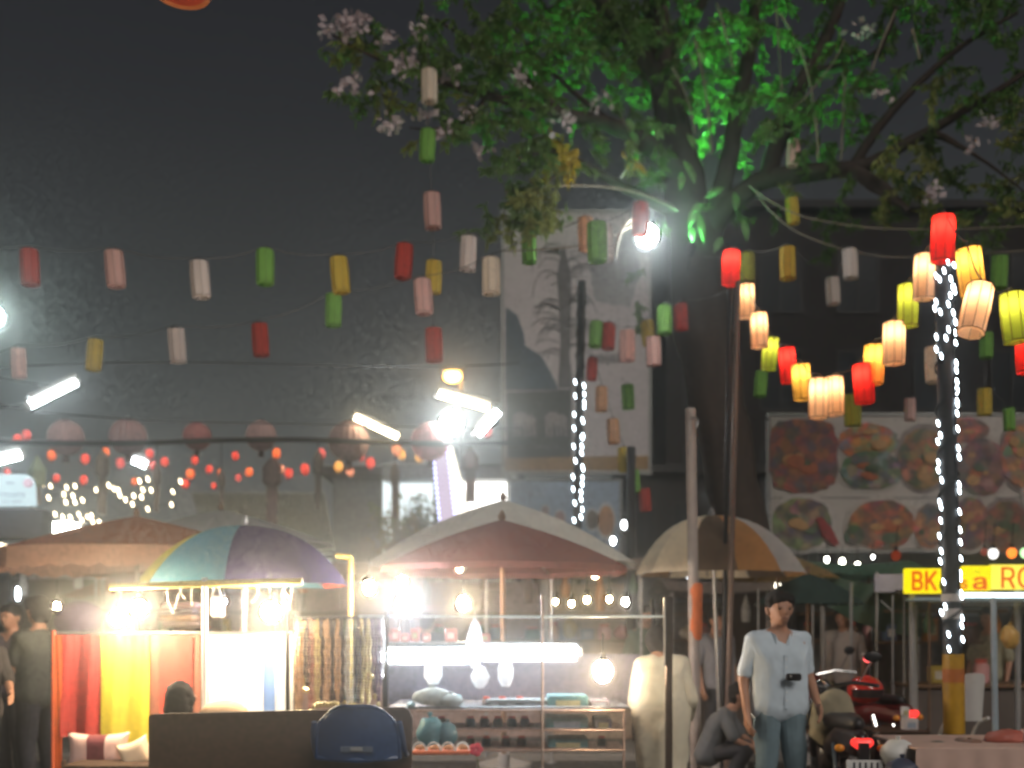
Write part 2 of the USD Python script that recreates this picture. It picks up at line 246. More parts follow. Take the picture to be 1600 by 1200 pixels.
for px, py, h, w, col, what in [(160, 718, 85, 22, (.33, .27, .22), 'faded grey tail lantern under the second pleated lantern'), (245, 738, 62, 13, (.34, .28, .23), 'slim grey tail lantern left of the striped roof'), (425, 730, 92, 30, (.32, .24, .22), 'wide pinkish tail lantern before the striped roof'), (497, 718, 78, 17, (.27, .24, .20), 'narrow grey tail lantern at the edge of the striped roof'), (617, 738, 72, 14, (.20, .13, .08), 'brown tail lantern over the plants of the lit shop'), (735, 715, 70, 26, (.14, .07, .05), 'dark brown teardrop tail lantern before the white glare'), (346, 745, 55, 12, (.33, .28, .25), 'small pale tail lantern left of the widest one')]:
    d = 19.; c = P(px, py, d); s = d / F; t = T('tail_lantern', what, 'lantern', c, 'tail lanterns hung on the dark cable'); w2 = w * s / 2; m = M('tail_cloth_%d' % px, col, .8, transl=.35, var=.2)
    t.part('shade', lathe([(.01, 16 * s), (w2 * .5, 10 * s), (w2, 0), (w2, -h * .25 * s), (w2 * .6, -h * .33 * s), (.01, -h * .34 * s)][::-1], 6, c), m, smooth=False)
    t.part('tail', sheet(lambda u, v: c + np.stack([(u - .5) * w2 * 1.15, .03 * np.sin(v * 6), -h * s * (.34 + .66 * v)], -1), 4, 8), m); t.part('cord', tube([c + [0, 0, 15 * s], P(px, 690, d)], .008, 5), WIRE)
hl = T('house_lantern', 'pale green house shaped lantern beside the round cornered sign', 'lantern', P(58, 765, 20)); c = P(58, 735, 20)
hl.part('roof', lathe([(.01, .28), (.13, .07), (.18, -.02)][::-1], 4, c), M('pale_green_paper', (.5, .58, .38), .7, transl=.4), smooth=False); hl.part('box', lathe([(.16, -.02), (.15, -.28), (.01, -.30)][::-1], 4, c), M('pale_olive_paper', (.42, .45, .28), .7, transl=.4), smooth=False); hl.part('tail', sheet(lambda u, v: c + np.stack([(u - .5) * .14, 0 * u, -.3 - .33 * v], -1), 3, 6), M('tan_tail', (.32, .24, .17)))
# ---------------------------------------------------------------- tube lamps, flood lamps, street lamp
TUBEW = E('tube_white', (.86, .96, 1.0), 22); TUBEY = E('tube_warm', (1.0, .80, .50), 14)
def tube_lamp(label, a, b, m, r=.05, name='fluorescent_lamp', group=None):
    a, b = np.asarray(a), np.asarray(b); u = (b - a) / np.linalg.norm(b - a); t = T(name, label, 'lamp', (a + b) / 2, group)
    t.part('tube', tube([a, b], r, 10), m)
    for q, s in ((a, -1), (b, 1)): t.part('end_cap', tube([q + u * s * .002, q + u * s * .06], r * 1.1, 10), WHITEP)
    off = np.array([0, .0, r * 1.9]); t.part('batten', tube([a + off, b + off], r * .8, 6), M('lamp_batten', (.5, .5, .48), .5)); return t
tube_lamp('big white fluorescent tube tilted up at the left edge', P(45, 634, 15), P(117, 598, 15.6), TUBEW, .055)
tube_lamp('white fluorescent tube cut off by the left edge above the sign', P(-60, 736, 16), P(32, 711, 16.4), TUBEW, .06)
tube_lamp('short white tube light among the far red lanterns', P(209, 719, 21), P(230, 728, 21), TUBEW, .07)
tube_lamp('warm double tube lamp sloping down to the right of the pleated lanterns', P(555, 652, 18), P(622, 683, 18), TUBEY, .05)
tube_lamp('long warm tube lamp sloping down beside the white billboard', P(686, 616, 18), P(764, 638, 18), TUBEY, .06)
tube_lamp('white tube lamp rising to the right beside the white billboard', P(746, 679, 18), P(778, 643, 18), TUBEW, .065)
def lamp_ball(name, label, c, r, m, post=None, sc=(1, 1, 1), group=None):
    if name == 'light_bulb': r *= .68
    t = T(name, label, 'lamp', c, group); t.part('globe', ball(c, r, 2, sc), m)
    if name == 'light_bulb': t.part('socket', lathe([(0, r * 1.0 + .06), (.018, r * 1.0 + .06), (.022, r * .95), (0, r * .95)][::-1], 8, c), BLACK); t.part('cord', tube([c + [0, 0, r + .06], c + [0, 0, r + .20]], .006, 5), WIRE)
    elif name == 'flood_lamp': t.part('housing', trimesh.creation.cylinder(r * 1.02, .10, sections=16, transform=trimesh.transformations.translation_matrix(c + [0, r * .6 + .06, 0]) @ trimesh.transformations.rotation_matrix(np.pi / 2, [1, 0, 0])), BLACK); t.part('bracket', tube([c + [0, r * .6 + .1, 0], c + [0, r * .6 + .14, r + .12]], .015, 6), BLACK)
    else: t.part('housing', box(c + [-r * 1.3, -r, r * .55], c + [r * 1.3, r * 1.4, r * 1.1], .03), GREYP)
    if post is not None: t.part('post', tube([[c[0] + r * 1.0, c[1] + .35, 0], [c[0] + r * 1.0, c[1] + .35, c[2] - .2], c + [r * .9, .35, r * 1.0], c + [r * .4, .1, r * 1.05]], .06, 8), GREYP)
    return t
lamp_ball('street_lamp', 'orange sodium street lamp glowing above the warm tubes', P(707, 588, 26), .19, E('sodium', (1, .50, .09), 14), True, (1.15, 1, .8))
lamp_ball('flood_lamp', 'round glaring white lamp above the lit shop', P(706, 660, 18.2), .19, E('flood_far', (.92, .98, 1), 70))
lamp_ball('flood_lamp', 'glaring white flood lamp at the trunk under a red lantern', P(1011, 368, 11.8), .12, E('flood_near', (.90, .98, 1.0), 100))
# green flood lamp that lights the crown
gc = P(1092, 345, 14.85); t = T('green_flood_lamp', 'green flood lamp fixed behind the trunk, aimed up into the crown', 'lamp', gc)
t.part('housing', lathe([(0, -.22), (.08, -.2), (.15, -.04), (.15, 0)], 14, gc), BLACK); t.part('lens', lathe([(0, -.015), (.135, -.015)], 14, gc), E('green_lens', (.06, 1, .22), 12)); t.part('strap', tube([gc + [.0, .0, -.2], gc + [.0, -.3, -.3], gc + [.0, -.62, -.35]], .02, 5), BLACK)
def up_light(path, c, direction, col, inten, r=.12):
    l = UsdLux.DiskLight.Define(stage, path); l.CreateRadiusAttr(r); l.CreateIntensityAttr(inten); l.CreateColorAttr(Gf.Vec3f(*col)); l.CreateNormalizeAttr(False)
    x = UsdGeom.Xformable(l); z = -np.asarray(direction, float) / np.linalg.norm(direction); a = np.cross([0, 1.0, 0], z); a /= np.linalg.norm(a); b = np.cross(z, a)
    x.AddTransformOp().Set(Gf.Matrix4d(*a, 0, *b, 0, *z, 0, *map(float, c), 1))
up_light(t.path + '/beam', (0, 0, .02), (-.25, -.30, 1), (.16, 1, .24), 1300, .13)
gc2 = P(1076, 384, 13.1); t = T('green_flood_lamp', 'smaller green lamp on the front of the trunk below the fern', 'lamp', gc2); t.part('housing', lathe([(0, -.14), (.05, -.13), (.09, -.03), (.09, 0)], 14, gc2), BLACK); t.part('lens', lathe([(0, -.012), (.08, -.012)], 14, gc2), mats['green_lens']); t.part('bracket', tube([gc2 + [0, 0, -.12], gc2 + [.06, .5, -.2]], .015, 5), BLACK)
up_light(t.path + '/beam', (0, 0, .02), (.02, -.10, 1), (.22, 1, .42), 260, .08)
lamp_ball('flood_lamp', 'glaring cold flood lamp half cut off by the left edge under the lower lanterns', P(-13, 494, 13), .13, E('flood_edge', (.82, 1, .96), 70))
# ---------------------------------------------------------------- posters and signs
def poster(name, label, x0, y0, x1, y1, d, m, tilt=0, frame=True, catg='banner'):
    a, c = P(x0, y0, d), P(x1, y1, d); t = T(name, label, catg, [(a[0] + c[0]) / 2, d, 0]); w = c[0] - a[0]
    t.part('panel', box([a[0], d, c[2]], [c[0], d + .05, a[2]], .01), m, smooth=False)
    if frame:
        fr = M('banner_frame', (.25, .25, .24), .5, .5)
        for q in ([a[0] - .05, a[0] - .003], [c[0] + .003, c[0] + .05]): t.part('frame_bar', box([q[0], d - .02, c[2] - .05], [q[1], d + .07, a[2] + .05]), fr, smooth=False)
        for q in ([a[2] + .003, a[2] + .05], [c[2] - .05, c[2] - .003]): t.part('frame_bar', box([a[0], d - .02, q[0]], [c[0], d + .07, q[1]]), fr, smooth=False)
    for x in (a[0] + w * .12, c[0] - w * .12): t.part('post', tube([[x, d + .16, 0], [x, d + .16, a[2] - .1]], .07, 8), M('banner_post', (.05, .05, .05), .6))
    return t
d = 22.
b = poster('billboard', 'tall pale billboard with dark tree print and mirrored lettering', 787, 332, 1014, 738, d, M('banner_vinyl', (.40, .36, .36), .55, var=.12, scale=.7))
b.part('blue_print', flat([(790, 480), (808, 492), (818, 520), (820, 540), (845, 556), (862, 585), (872, 608), (790, 608)], d - .004), M('print_blue', (.035, .06, .085), .55, var=.35, scale=1.2))
b.part('tree_print', flat([(872, 606), (876, 540), (874, 480), (870, 430), (876, 400), (882, 380), (887, 405), (893, 440), (892, 500), (890, 560), (896, 606)], d - .004), M('print_tree', (.10, .095, .095), .6, var=.4, scale=2))
rb = []
for k in range(64):
    s = 1 if k % 2 else -1; x0 = 882 + s * R.uniform(0, 8); y0 = R.uniform(385, 560); L = R.uniform(25, 60); rb.append(tube(spline([P(x0, y0, d - .008), P(x0 + s * L * .45, y0 - L * .15, d - .008), P(x0 + s * L * .8, y0 + L * R.uniform(-.2, .6), d - .008)], 6), .0085, 4))
b.part('branch_print', cat(rb), M('print_tree', (.1, .1, .1)))
b.part('dark_box', flat([(791, 613), (893, 610), (893, 714), (793, 716)], d - .004), M('print_box', (.05, .052, .048), .6, var=.3, scale=1))
for x in (808, 858): b.part('emblem', cat([ball(P(x + 6, 655, d - .01), .17, 2, (1, .05, .9)), ball(P(x + 20, 658, d - .014), .12, 2, (1, .05, 1.1))] + [tube([P(x + q, 662, d - .02), P(x + q + 1, 682, d - .02)], .035, 5) for q in (-4, 3, 12, 19, 26)]), M('print_pale', (.22, .19, .18), .6))
b.part('lettering', text_at('C Thawin', 812, 702, d - .006, 10), M('print_grey', (.16, .16, .15)))
b.part('ochre_strip', flat([(789, 716), (1013, 712), (1013, 734), (789, 736)], d - .004), M('print_ochre', (.26, .16, .07), .6, var=.3))
b.part('lettering', text_at('Majeu', 922, 566, d - .006, 16, mirror=True), M('print_dark', (.06, .065, .065)))
b.part('grey_print', flat([(915, 380), (985, 350), (1000, 420), (985, 480), (930, 470)], d - .004), M('print_haze', (.22, .21, .21), .6, var=.4, scale=1.6))
for y0, y1 in ((608, 610),): b.part('seam', flat([(790, y0), (905, y0), (905, y1), (790, y1)], d - .012), M('print_tree', (.1, .1, .1)))
q = poster('food_poster', 'faded blue poster of bowls of food behind the grey umbrella', 796, 752, 968, 872, 20.4, M('poster_blue', (.24, .29, .36), .55, var=.35, scale=1.4))
for x, y, rx, ry, c in [(925, 812, 9, 16, (.14, .11, .08)), (947, 814, 13, 25, (.34, .17, .08)), (875, 808, 8, 10, (.28, .18, .15)), (852, 798, 6, 8, (.24, .18, .15))]:
    el = lambda k: [(x + k * rx * math.cos(a), y + k * ry * math.sin(a)) for a in np.linspace(0, 2 * np.pi, 25)[:-1]]
    q.part('bowl_print', flat(el(1.2), 20.396), M('print_bowl', (.42, .42, .42))); q.part('food_print', flat(el(.95), 20.390), M('print_food%d' % x, c, .6, var=.5, scale=8))
q.part('lettering', text_at('Food', 822, 775, 20.394, 9), M('print_pale2', (.34, .36, .40)))
# food billboard on the right
d = 17.; fb = poster('food_billboard', 'wide white billboard of food dishes at the right edge', 1203, 650, 1800, 858, d, M('menu_vinyl', (.40, .36, .33), .5, var=.12, scale=1.5))
def dish(x, y, rx, ry, c, c2, seed, plate=1.12, rect=False):
    rx *= 1.12; ry *= 1.12; c = tuple(np.array(c) * 1.25); c2 = tuple(np.array(c2) * 1.25)
    rr = random.Random(seed); nm = 'dish_%d' % seed
    def blob(k, j, n=30): return [(x + k * rx * math.copysign(abs(math.cos(a)) ** (.55 if rect else 1), math.cos(a)) * (1 + rr.uniform(-j, j)), y + k * ry * math.copysign(abs(math.sin(a)) ** (.55 if rect else 1), math.sin(a)) * (1 + rr.uniform(-j, j))) for a in np.linspace(0, 2 * np.pi, n + 1)[:-1]]
    if plate: fb.part('plate_print', flat(blob(plate, .015), d - .004 - .0011 * seed), M('print_plate%d' % (seed % 3), [(.36, .32, .29), (.20, .16, .15), (.40, .36, .34)][seed % 3], .5, var=.3, scale=3))
    if nm not in mats:
        mats[nm] = usdkit.material(stage, '/World/Looks/' + nm, {"t": ("texture_coordinate", {}), "v": ("voronoi_texture", {"scale": 7.0}), "n": ("noise_texture", {"scale": 5.0, "detail": 5.0}), "r": ("rgb_ramp", {"ramp": [(0, tuple(np.array(c2) * .5)), (.42, c2), (.52, c), (.63, tuple(np.minimum(np.array(c) * 1.5, .8))), (1, (.42, .34, .26))]}), "mx": ("mix", {"mix_type": "multiply", "fac": .55}), "p": ("principled_bsdf", {"roughness": .5})},
            [("t.object", "v.vector"), ("t.object", "n.vector"), ("n.fac", "r.fac"), ("r.color", "mx.color1"), ("v.color", "mx.color2"), ("mx.color", "p.base_color")], surface="p.BSDF")
    fb.part('dish_print', flat(blob(.97, .05), d - .022 - .0011 * seed), mats[nm])
    for k in range(5): 
        a = rr.uniform(0, 6.28); r0 = rr.uniform(.1, .6); s = rr.uniform(.12, .3); fb.part('garnish_print', flat([(x + rx * (r0 * math.cos(a) + s * math.cos(w)), y + ry * (r0 * math.sin(a) + s * .7 * math.sin(w))) for w in np.linspace(0, 6.28, 9)[:-1]], d - .040 - .002 * k - .0003 * seed), M(rr.choice(['g_a', 'g_b', 'g_c', 'g_d']), {'g_a': (.30, .08, .03), 'g_b': (.06, .09, .05), 'g_c': (.36, .20, .08), 'g_d': (.13, .07, .07)}[rr.choice(['g_a', 'g_b', 'g_c', 'g_d'])], .5, var=.5, scale=9))
dish(1255, 712, 50, 52, (.20, .06, .035), (.10, .06, .07), 1, 0, True); dish(1357, 690, 44, 26, (.34, .12, .04), (.24, .2, .16), 2); dish(1362, 735, 46, 28, (.07, .09, .06), (.22, .19, .17), 3); dish(1443, 716, 36, 44, (.26, .12, .05), (.09, .09, .05), 4)
dish(1508, 672, 34, 18, (.28, .09, .05), (.15, .08, .07), 5, 0); dish(1535, 730, 36, 42, (.16, .08, .07), (.08, .05, .06), 6); dish(1600, 712, 34, 46, (.34, .14, .07), (.2, .17, .15), 7)
dish(1252, 818, 44, 38, (.18, .13, .08), (.09, .07, .08), 8); dish(1378, 820, 48, 36, (.28, .09, .04), (.16, .08, .06), 9); dish(1335, 836, 14, 14, (.06, .09, .05), (.05, .07, .04), 10, 0); dish(1452, 822, 22, 32, (.30, .13, .06), (.1, .08, .09), 11); dish(1516, 818, 28, 38, (.22, .10, .06), (.12, .07, .08), 12); dish(1572, 822, 32, 36, (.13, .07, .05), (.25, .09, .05), 13); dish(1650, 760, 44, 60, (.3, .12, .06), (.14, .09, .08), 14)
fb.part('chilli_print', flat([(1275, 810), (1284, 807), (1300, 826), (1312, 850), (1303, 853), (1286, 838)], d - .062), M('chilli', (.24, .03, .03), .4))
fb.part('seam', flat([(1206, 777), (1798, 777), (1798, 778.6), (1206, 778.6)], d - .003), M('seam_grey', (.16, .15, .15)))
# yellow backlit sign
d = 10.4; YS = E('sign_yellow', (1.0, .80, .005), .88); ORS = E('sign_orange', (.80, .10, .005), .8); c = P(1508, 905, d)
s = T('food_sign', 'bright yellow lit stall sign with orange letters ROT at the right edge', 'sign', [c[0], d, 0])
def slab(x0, y0, x1, y1, m, nm, dd=0, th=.1): a, e = P(x0, y0, d), P(x1, y1, d); s.part(nm, box([a[0], d + dd, e[2]], [e[0], d + dd + th, a[2]], .006), m, smooth=False)
slab(1417, 888, 1472, 927, YS, 'panel'); slab(1497, 884, 1549, 923, YS, 'panel'); slab(1551, 882, 1640, 921, E('sign_pale_yellow', (1.0, .84, .10), .9), 'panel'); slab(1472.5, 886, 1496.5, 926, M('sign_back', (.2, .17, .05)), 'joint', .02, .06)
s.part('lettering', text_at('BK', 1422, 922, d - .004, 29, True, wscale=.8), ORS)
s.part('lettering', text_at('s', 1499, 919, d - .004, 17, True), ORS); s.part('lettering', text_at('a', 1518, 920, d - .004, 24, True, wscale=1.35), ORS); s.part('lettering', text_at('ROT', 1561, 919, d - .004, 33, wscale=.92), ORS)
s.part('lettering', text_at('aaa', 1522, 895, d - .004, 4), E('sign_green', (.5, .6, .02), .7))
a, e = P(1498, 930, d - .05), P(1640, 930, d - .05); s.part('tube', tube([a, e], .022, 8), E('sign_tube', (.75, .95, 1), 3.0)); s.part('ledge', box([P(1420, 0, d)[0], d - .12, P(0, 940, d)[2]], [e[0], d + .1, P(0, 934.5, d)[2]], .01), M('ledge_blue', (.3, .4, .44), .4))
for x in (1425, 1590): q = P(x, 940, d + .16); s.part('post', tube([[q[0], d + .16, 0], [q[0], d + .16, q[2] + .3]], .03, 8), GREYP)
for x, y, c, nm in [(1552, 865, (1, .97, .92), 'white'), (1581, 864, (1, .22, .03), 'orange'), (1602, 864, (.5, .9, .4), 'green'), (1538, 862, (.6, .12, .08), 'dull red'), (1400, 868, (.5, .06, .02), 'dim red')]:
    c0 = P(x, y, 12.5); l = T('globe_lamp', f'{nm} globe lamp under the food billboard above the yellow sign' if x > 1450 else 'dim red globe lamp under the food billboard left of the light wrapped pole', 'lamp', c0); r = .055 if x != 1538 else .04
    l.part('globe', ball(c0, r, 2, (1, 1, 1.15)), E('globe_' + nm.replace(' ', '_'), c, 1.6 if 'd' not in nm[:2] else .25)); l.part('socket', lathe([(0, r * 1.8), (r * .5, r * 1.8), (r * .5, r), (0, r)][::-1], 8, c0), BLACK); l.part('cord', tube([c0 + [0, 0, r * 1.8], c0 + [.02, .0, .35]], .006, 5), WIRE)
d = 17.; sg = T('stall_sign', 'pale blue round cornered sign over the dark canopy at the left edge', 'sign', P(20, 768, d)); r = 14
sg.part('board', flat([(-60, 742), (44, 742), (52, 747), (56, 757), (58, 791), (-60, 793)], d, .08), E('lit_board', (.52, .66, .70), .95)); bl = M('print_blue2', (.25, .30, .38))
sg.part('lettering', text_at('abu', 9, 757, d - .085, 6), bl); sg.part('lettering', text_at('rvouns', -2, 776, d - .085, 9, wscale=1.05), bl); sg.part('lettering', text_at('vuc  mnw', 3, 786, d - .085, 5), bl)
sg.part('emblem', cat([ball(P(44 + 5 * math.cos(a), 755 + 4 * math.sin(a), d - .085), .035, 1, (1, .15, 1)) for a in np.linspace(0, 6.28, 7)[:-1]]), M('print_rose', (.5, .32, .38)))
for x in (-20, 50): q = P(x, 790, d + .1); sg.part('post', tube([[q[0], d + .1, 0], [q[0], d + .1, q[2]]], .04, 8), GREYP)
bk = T('stall_canopy', 'dark flat stall canopy under the round cornered sign', 'canopy', P(20, 985, 17)); a, e = P(-90, 795, 16.7), P(67, 842, 16.7); bk.part('roof', box([a[0], 16.7, e[2]], [e[0], 17.1, a[2]], .03), M('canopy_dark', (.06, .055, .06), .7))
for x in (a[0] + .1, e[0] - .1): bk.part('post', tube([[x, 16.9, 0], [x, 16.9, e[2]]], .04, 8), GREYP)
# lit shop at the back
sh = T('lit_shop', 'blazing white lit shop front left of the white billboard', 'shop', [P(695, 0, 24)[0], 24, 0]); d = 24.
sh.part('wall', pbox(596, 724, 800, 985, d + .5, 3.0, .02), M('shop_wall', (.5, .5, .47)), smooth=False)
SW = E('shop_light', (1, .96, .90), 3); sh.part('light_panel', pbox(716, 748, 796, 862, d + .3, .12), SW, smooth=False); sh.part('light_panel', pbox(598, 752, 676, 862, d + .35, .1), E('shop_light_soft', (.86, .98, 1.0), .95), smooth=False)
sh.part('canopy', pbox(596, 726, 800, 748, d - .3, .75, .02), M('shop_canopy', (.20, .21, .21), .6)); sh.part('pillar', pbox(612, 748, 623, 985, d + .1, .2), M('shop_pillar', (.3, .27, .22)), smooth=False)
lc = T('light_column', 'leaning violet column edged with tiny blue lights before the lit shop', 'column', P(700, 985, 22)); d = 22.
lc.part('panel', flat([(676, 710), (698, 708), (714, 825), (688, 825)], d, .06), E('column_panel', (.62, .50, .66), .75)); lc.part('crown', flat([(674, 690), (700, 685), (698, 708), (676, 710)], d - .002, .065), E('column_blue', (.12, .18, .85), 1.1)); lc.part('cream_edge', flat([(700, 694), (706, 694), (742, 825), (718, 825)], d + .05, .06), E('column_cream', (1, .92, .78), 1.6))
lc.part('light_dots', cat([ball(P(x, y, d - .1), .028, 1) for k in range(17) for x, y in ((676 + 12 * k / 16, 700 + 125 * k / 16), (699 + 14 * k / 16, 700 + 125 * k / 16))]), E('column_dots', (.45, .5, 1), 4)); lc.part('post', tube([P(700, 985, d + .2) * [1, 1, 0], P(694, 720, d + .2)], .05, 8), GREYP)
def plant(name, label, px, py_top, py_bot, d, w, n, cols, seed):
    rr = random.Random(seed); base = P(px, py_bot, d); base[2] = max(base[2], 0); h = (py_bot - py_top) * d / F; t = T(name, label, 'plant', base)
    t.part('pot', lathe([(0, 0), (.22, 0), (.28, .35), (.25, .35), (.24, .3), (0, .3)], 12, base), M('clay', (.25, .11, .06)))
    for ci, c in enumerate(cols):
        v, f = [], []; st = []
        for k in range(n):
            a = rr.uniform(0, 6.28); o = base + np.array([math.cos(a) * rr.uniform(.02, .12), math.sin(a) * rr.uniform(.02, .12), .3]); tip = base + np.array([math.cos(a) * w * rr.uniform(.2, 1), math.sin(a) * w * rr.uniform(.2, 1), h * rr.uniform(.45, 1)])
            mid = (o + tip) / 2 + [0, 0, h * .15]; st.append(tube([o, mid, tip], [.012, .008, .004], 4))
            for j in range(7):
                q = mid + (tip - mid) * rr.uniform(-.4, 1.05); dd = np.array([rr.gauss(0, 1), rr.gauss(0, 1), rr.gauss(-.2, .7)]); dd = dd / np.linalg.norm(dd) * rr.uniform(.10, .24); s2 = np.cross(dd, [rr.gauss(0, 1), rr.gauss(0, 1), .3]); s2 = s2 / np.linalg.norm(s2) * .035
                i = len(v); v += [q, q + dd * .5 + s2, q + dd, q + dd * .5 - s2]; f += [[i, i + 1, i + 2], [i, i + 2, i + 3]]
        t.part('leaves', trimesh.Trimesh(v, f, process=False), M(f'plant_leaf_{seed}_{ci}', c, .5, transl=.45, var=.3), smooth=False); t.part('stems', cat(st), M('stem', (.1, .12, .04)))
plant('potted_plant', 'yellow green shrub before the lit shop, right of its pillar', 628, 770, 985, 22.5, .75, 70, [(.22, .26, .07), (.30, .24, .10)], 3)
plant('potted_plant', 'taller dark leaved shrub beside the leaning violet column', 660, 775, 985, 22.8, .6, 70, [(.14, .20, .07), (.34, .32, .16)], 4)
# striped roof
d0, d1 = 19.0, 25.5; rf = T('striped_roof_shed', 'open shed with slanted roof of pale stripes behind the multicoloured umbrella', 'shed', [P(440, 0, 22)[0], 22, 0]); A, B, C, D = P(330, 868, d0), P(524, 864, d0), P(508, 772, d1), P(300, 772, d1)
rf.part('deck', sheet(lambda u, v: ((A * (1 - u)[..., None] + B * u[..., None]) * (1 - v)[..., None] + (D * (1 - u)[..., None] + C * u[..., None]) * v[..., None]), 3, 3), M('roof_deck', (.10, .11, .10), .5, transl=.25))
for k in range(34):
    u = (k + .5) / 34; p, q2 = A * (1 - u) + B * u, D * (1 - u) + C * u; rf.part('slat', tube([p + [0, 0, .04], q2 + [0, 0, .04]], .026, 4), M('roof_slat', (.80, .86, .72), .35, transl=.6), smooth=False)
for q in (A, B): rf.part('post', tube([[q[0], q[1] + .1, 0], q + [0, .1, -.02]], .05, 8), GREYP)
rf.part('purlin', tube([A + [0, .1, -.05], B + [0, .1, -.05]], .04, 6), GREYP); tube_lamp('white tube lamp slung under the slanted striped roof', P(390, 884, 21.5), P(500, 882, 21.5), E('tube_roof', (.92, 1, .86), 70), .035)
# fairy lights at left, strings with bulbs as parts
def fairy(name_label, pts, d, r, m, cord=True):
    c = P(*pts[0], d); t = T('fairy_lights', name_label, 'string lights', c); pp = [P(x, y, d + .12 * math.sin(k * 1.7)) for k, (x, y) in enumerate(pts)]
    if cord: t.part('cable', tube(cat_pts(pp), .006, 4), WIRE)
    for q in pp:
        b0 = trimesh.creation.icosphere(1, r); b0.apply_scale((.8, .8, 1.7)); b0.apply_transform(trimesh.transformations.rotation_matrix(-.3, [0, 1, 0])); b0.apply_translation(q - [0, 0, r]); t.part('bulb', b0, m)
def cat_pts(pp):
    o = []
    for a, b in zip(pp[:-1], pp[1:]):
        for s in (0, .35, .7): o.append(a * (1 - s) + b * s - [0, 0, .10 * np.linalg.norm(b - a) * s * (1 - s)])
    return np.array(o + [pp[-1]])
WARM = E('fairy_warm', (1, .80, .52), 7)
fairy('warm fairy lights on the top line right of the round cornered sign', [(67, 754), (79, 757), (104, 759), (117, 757), (150, 763)], 20.5, .030, WARM)
fairy('warm fairy lights on the dense middle line below the glowing lanterns', [(76, 775), (100, 770), (103, 782), (114, 772), (117, 782), (129, 779)], 20.5, .032, WARM)
fairy('warm fairy lights sagging in a V between the tail lanterns', [(170, 756), (178, 761), (185, 763), (187, 771), (196, 778), (207, 785), (209, 772), (221, 774), (223, 763), (236, 763), (231, 746), (218, 749)], 20.5, .032, WARM)
fairy('warm fairy lights in a short drop near the striped roof', [(282, 750), (270, 766), (268, 786), (231, 793)], 20.5, .030, WARM)
fairy('warm fairy lights on the low line over the glaring light box', [(86, 801), (98, 805), (110, 806), (123, 801), (128, 810), (137, 805), (143, 803), (145, 813), (155, 813)], 20.5, .030, WARM)
fairy('warm fairy lights under the dark flat canopy at the left edge', [(2, 864), (11, 867), (3, 850), (9, 852), (28, 852), (37, 852), (45, 850), (54, 850)], 16.2, .026, WARM)
lb = T('light_box', 'glaring white light box under the fairy lights behind the red umbrella', 'lamp', P(98, 825, 21)); lb.part('case', pbox(67, 816, 127, 838, 21.06, .3, .02), WHITEP); lb.part('diffuser', flat([(69, 818), (110, 814), (125, 820), (122, 833), (72, 837)], 21.05, .05), E('box_glare', (1, 1, .90), 16)); lb.part('post', tube([P(98, 838, 21.2), P(98, 838, 21.2) * [1, 1, 0]], .05, 8), GREYP)
# ---------------------------------------------------------------- poles
PB = M('dark_pole', (.022, .022, .025), .5)
def wrapped_pole(label, x0, x1, ytop, ybot, d, r, bulbs, m, br):
    b0, t0 = P(x1, ybot, d), P(x0, ytop, d); b0 = b0 + (b0 - t0) * (b0[2] / (t0[2] - b0[2])); t = T('lamp_pole', label, 'pole', b0); t.part('pole', tube([b0, t0], [r * 1.08, r], 14), m)
    t.part('cap', ball(t0, r, 1, (1, 1, .3)), m); L = t0[2] - b0[2]; turns = int(L / .30); hp = [b0 + (t0 - b0) * s + [(r + .012) * math.cos(s * turns * 6.283), (r + .012) * math.sin(s * turns * 6.283), 0] for s in np.linspace(.305, .99, turns * 14)]
    t.part('light_cable', tube(hp, .006, 4), WIRE); lp = t.part('light_string', tube(np.array(hp) + [0, 0, .015], .004, 4), WIRE)
    for y in bulbs:
        s = (ybot - y[1]) / (ybot - ytop); ax = P(x1 + (x0 - x1) * s, y[1], d); q = ax + [(y[0]) * r * 1.05, -math.sqrt(max(0, 1 - min(1, abs(y[0])) ** 2)) * (r + .02) - .012, 0]
        b1 = trimesh.creation.icosphere(1, br); b1.apply_scale((.75, .75, 2.0)); b1.apply_transform(trimesh.transformations.rotation_matrix(-.25, [0, 1, 0])); b1.apply_translation(q); t.part('bulb', b1, E('fairy_cold', (.80, .92, 1), 7), parent=lp)
    return t
bl = []
for y in range(418, 1018, 11): bl += [(R.uniform(-1.25, -.75) if R.random() < .5 else R.uniform(.65, 1.2), y + R.uniform(-4, 4))]
for y in range(416, 540, 13): bl += [(R.uniform(-.5, .9), y)]
w = wrapped_pole('tall black pole wrapped in cold white lights at the right, yellow at its foot', 1474, 1488, 402, 1015, 7.95, .062, bl, PB, .0135)
pc = P(1490, 1080, 7.95); w.part('yellow_foot', tube([P(1491, 1146, 7.95), P(1489.5, 1022, 7.95)], .075, 14), M('yellow_foot', (.42, .23, .015), .5, bump=.1), 'yellow painted foot'); w.part('sticker', tube([P(1489.6, 1045, 7.95), P(1489.9, 1066, 7.95)], .0765, 14), M('orange_sticker', (.40, .12, .03)))
w.part('sticker', tube([P(1487, 928, 7.95), P(1487.1, 940, 7.95)], .0725, 14), M('tape_white', (.45, .42, .4))); w.part('sticker', tube([P(1487.3, 951, 7.95), P(1487.6, 967, 7.95)], .0725, 14), M('tape_white', (.45, .42, .4)))
bl = [(R.uniform(.6, 1.1) if k % 3 else R.uniform(-1.3, -.7), y + R.uniform(-4, 4)) for k, y in enumerate(range(598, 815, 8))]
wrapped_pole('thin black pole wrapped in cold white lights before the white billboard', 909, 902, 440, 815, 15.5, .058, bl, M('dark_pole2', (.035, .033, .033), .6), .022)
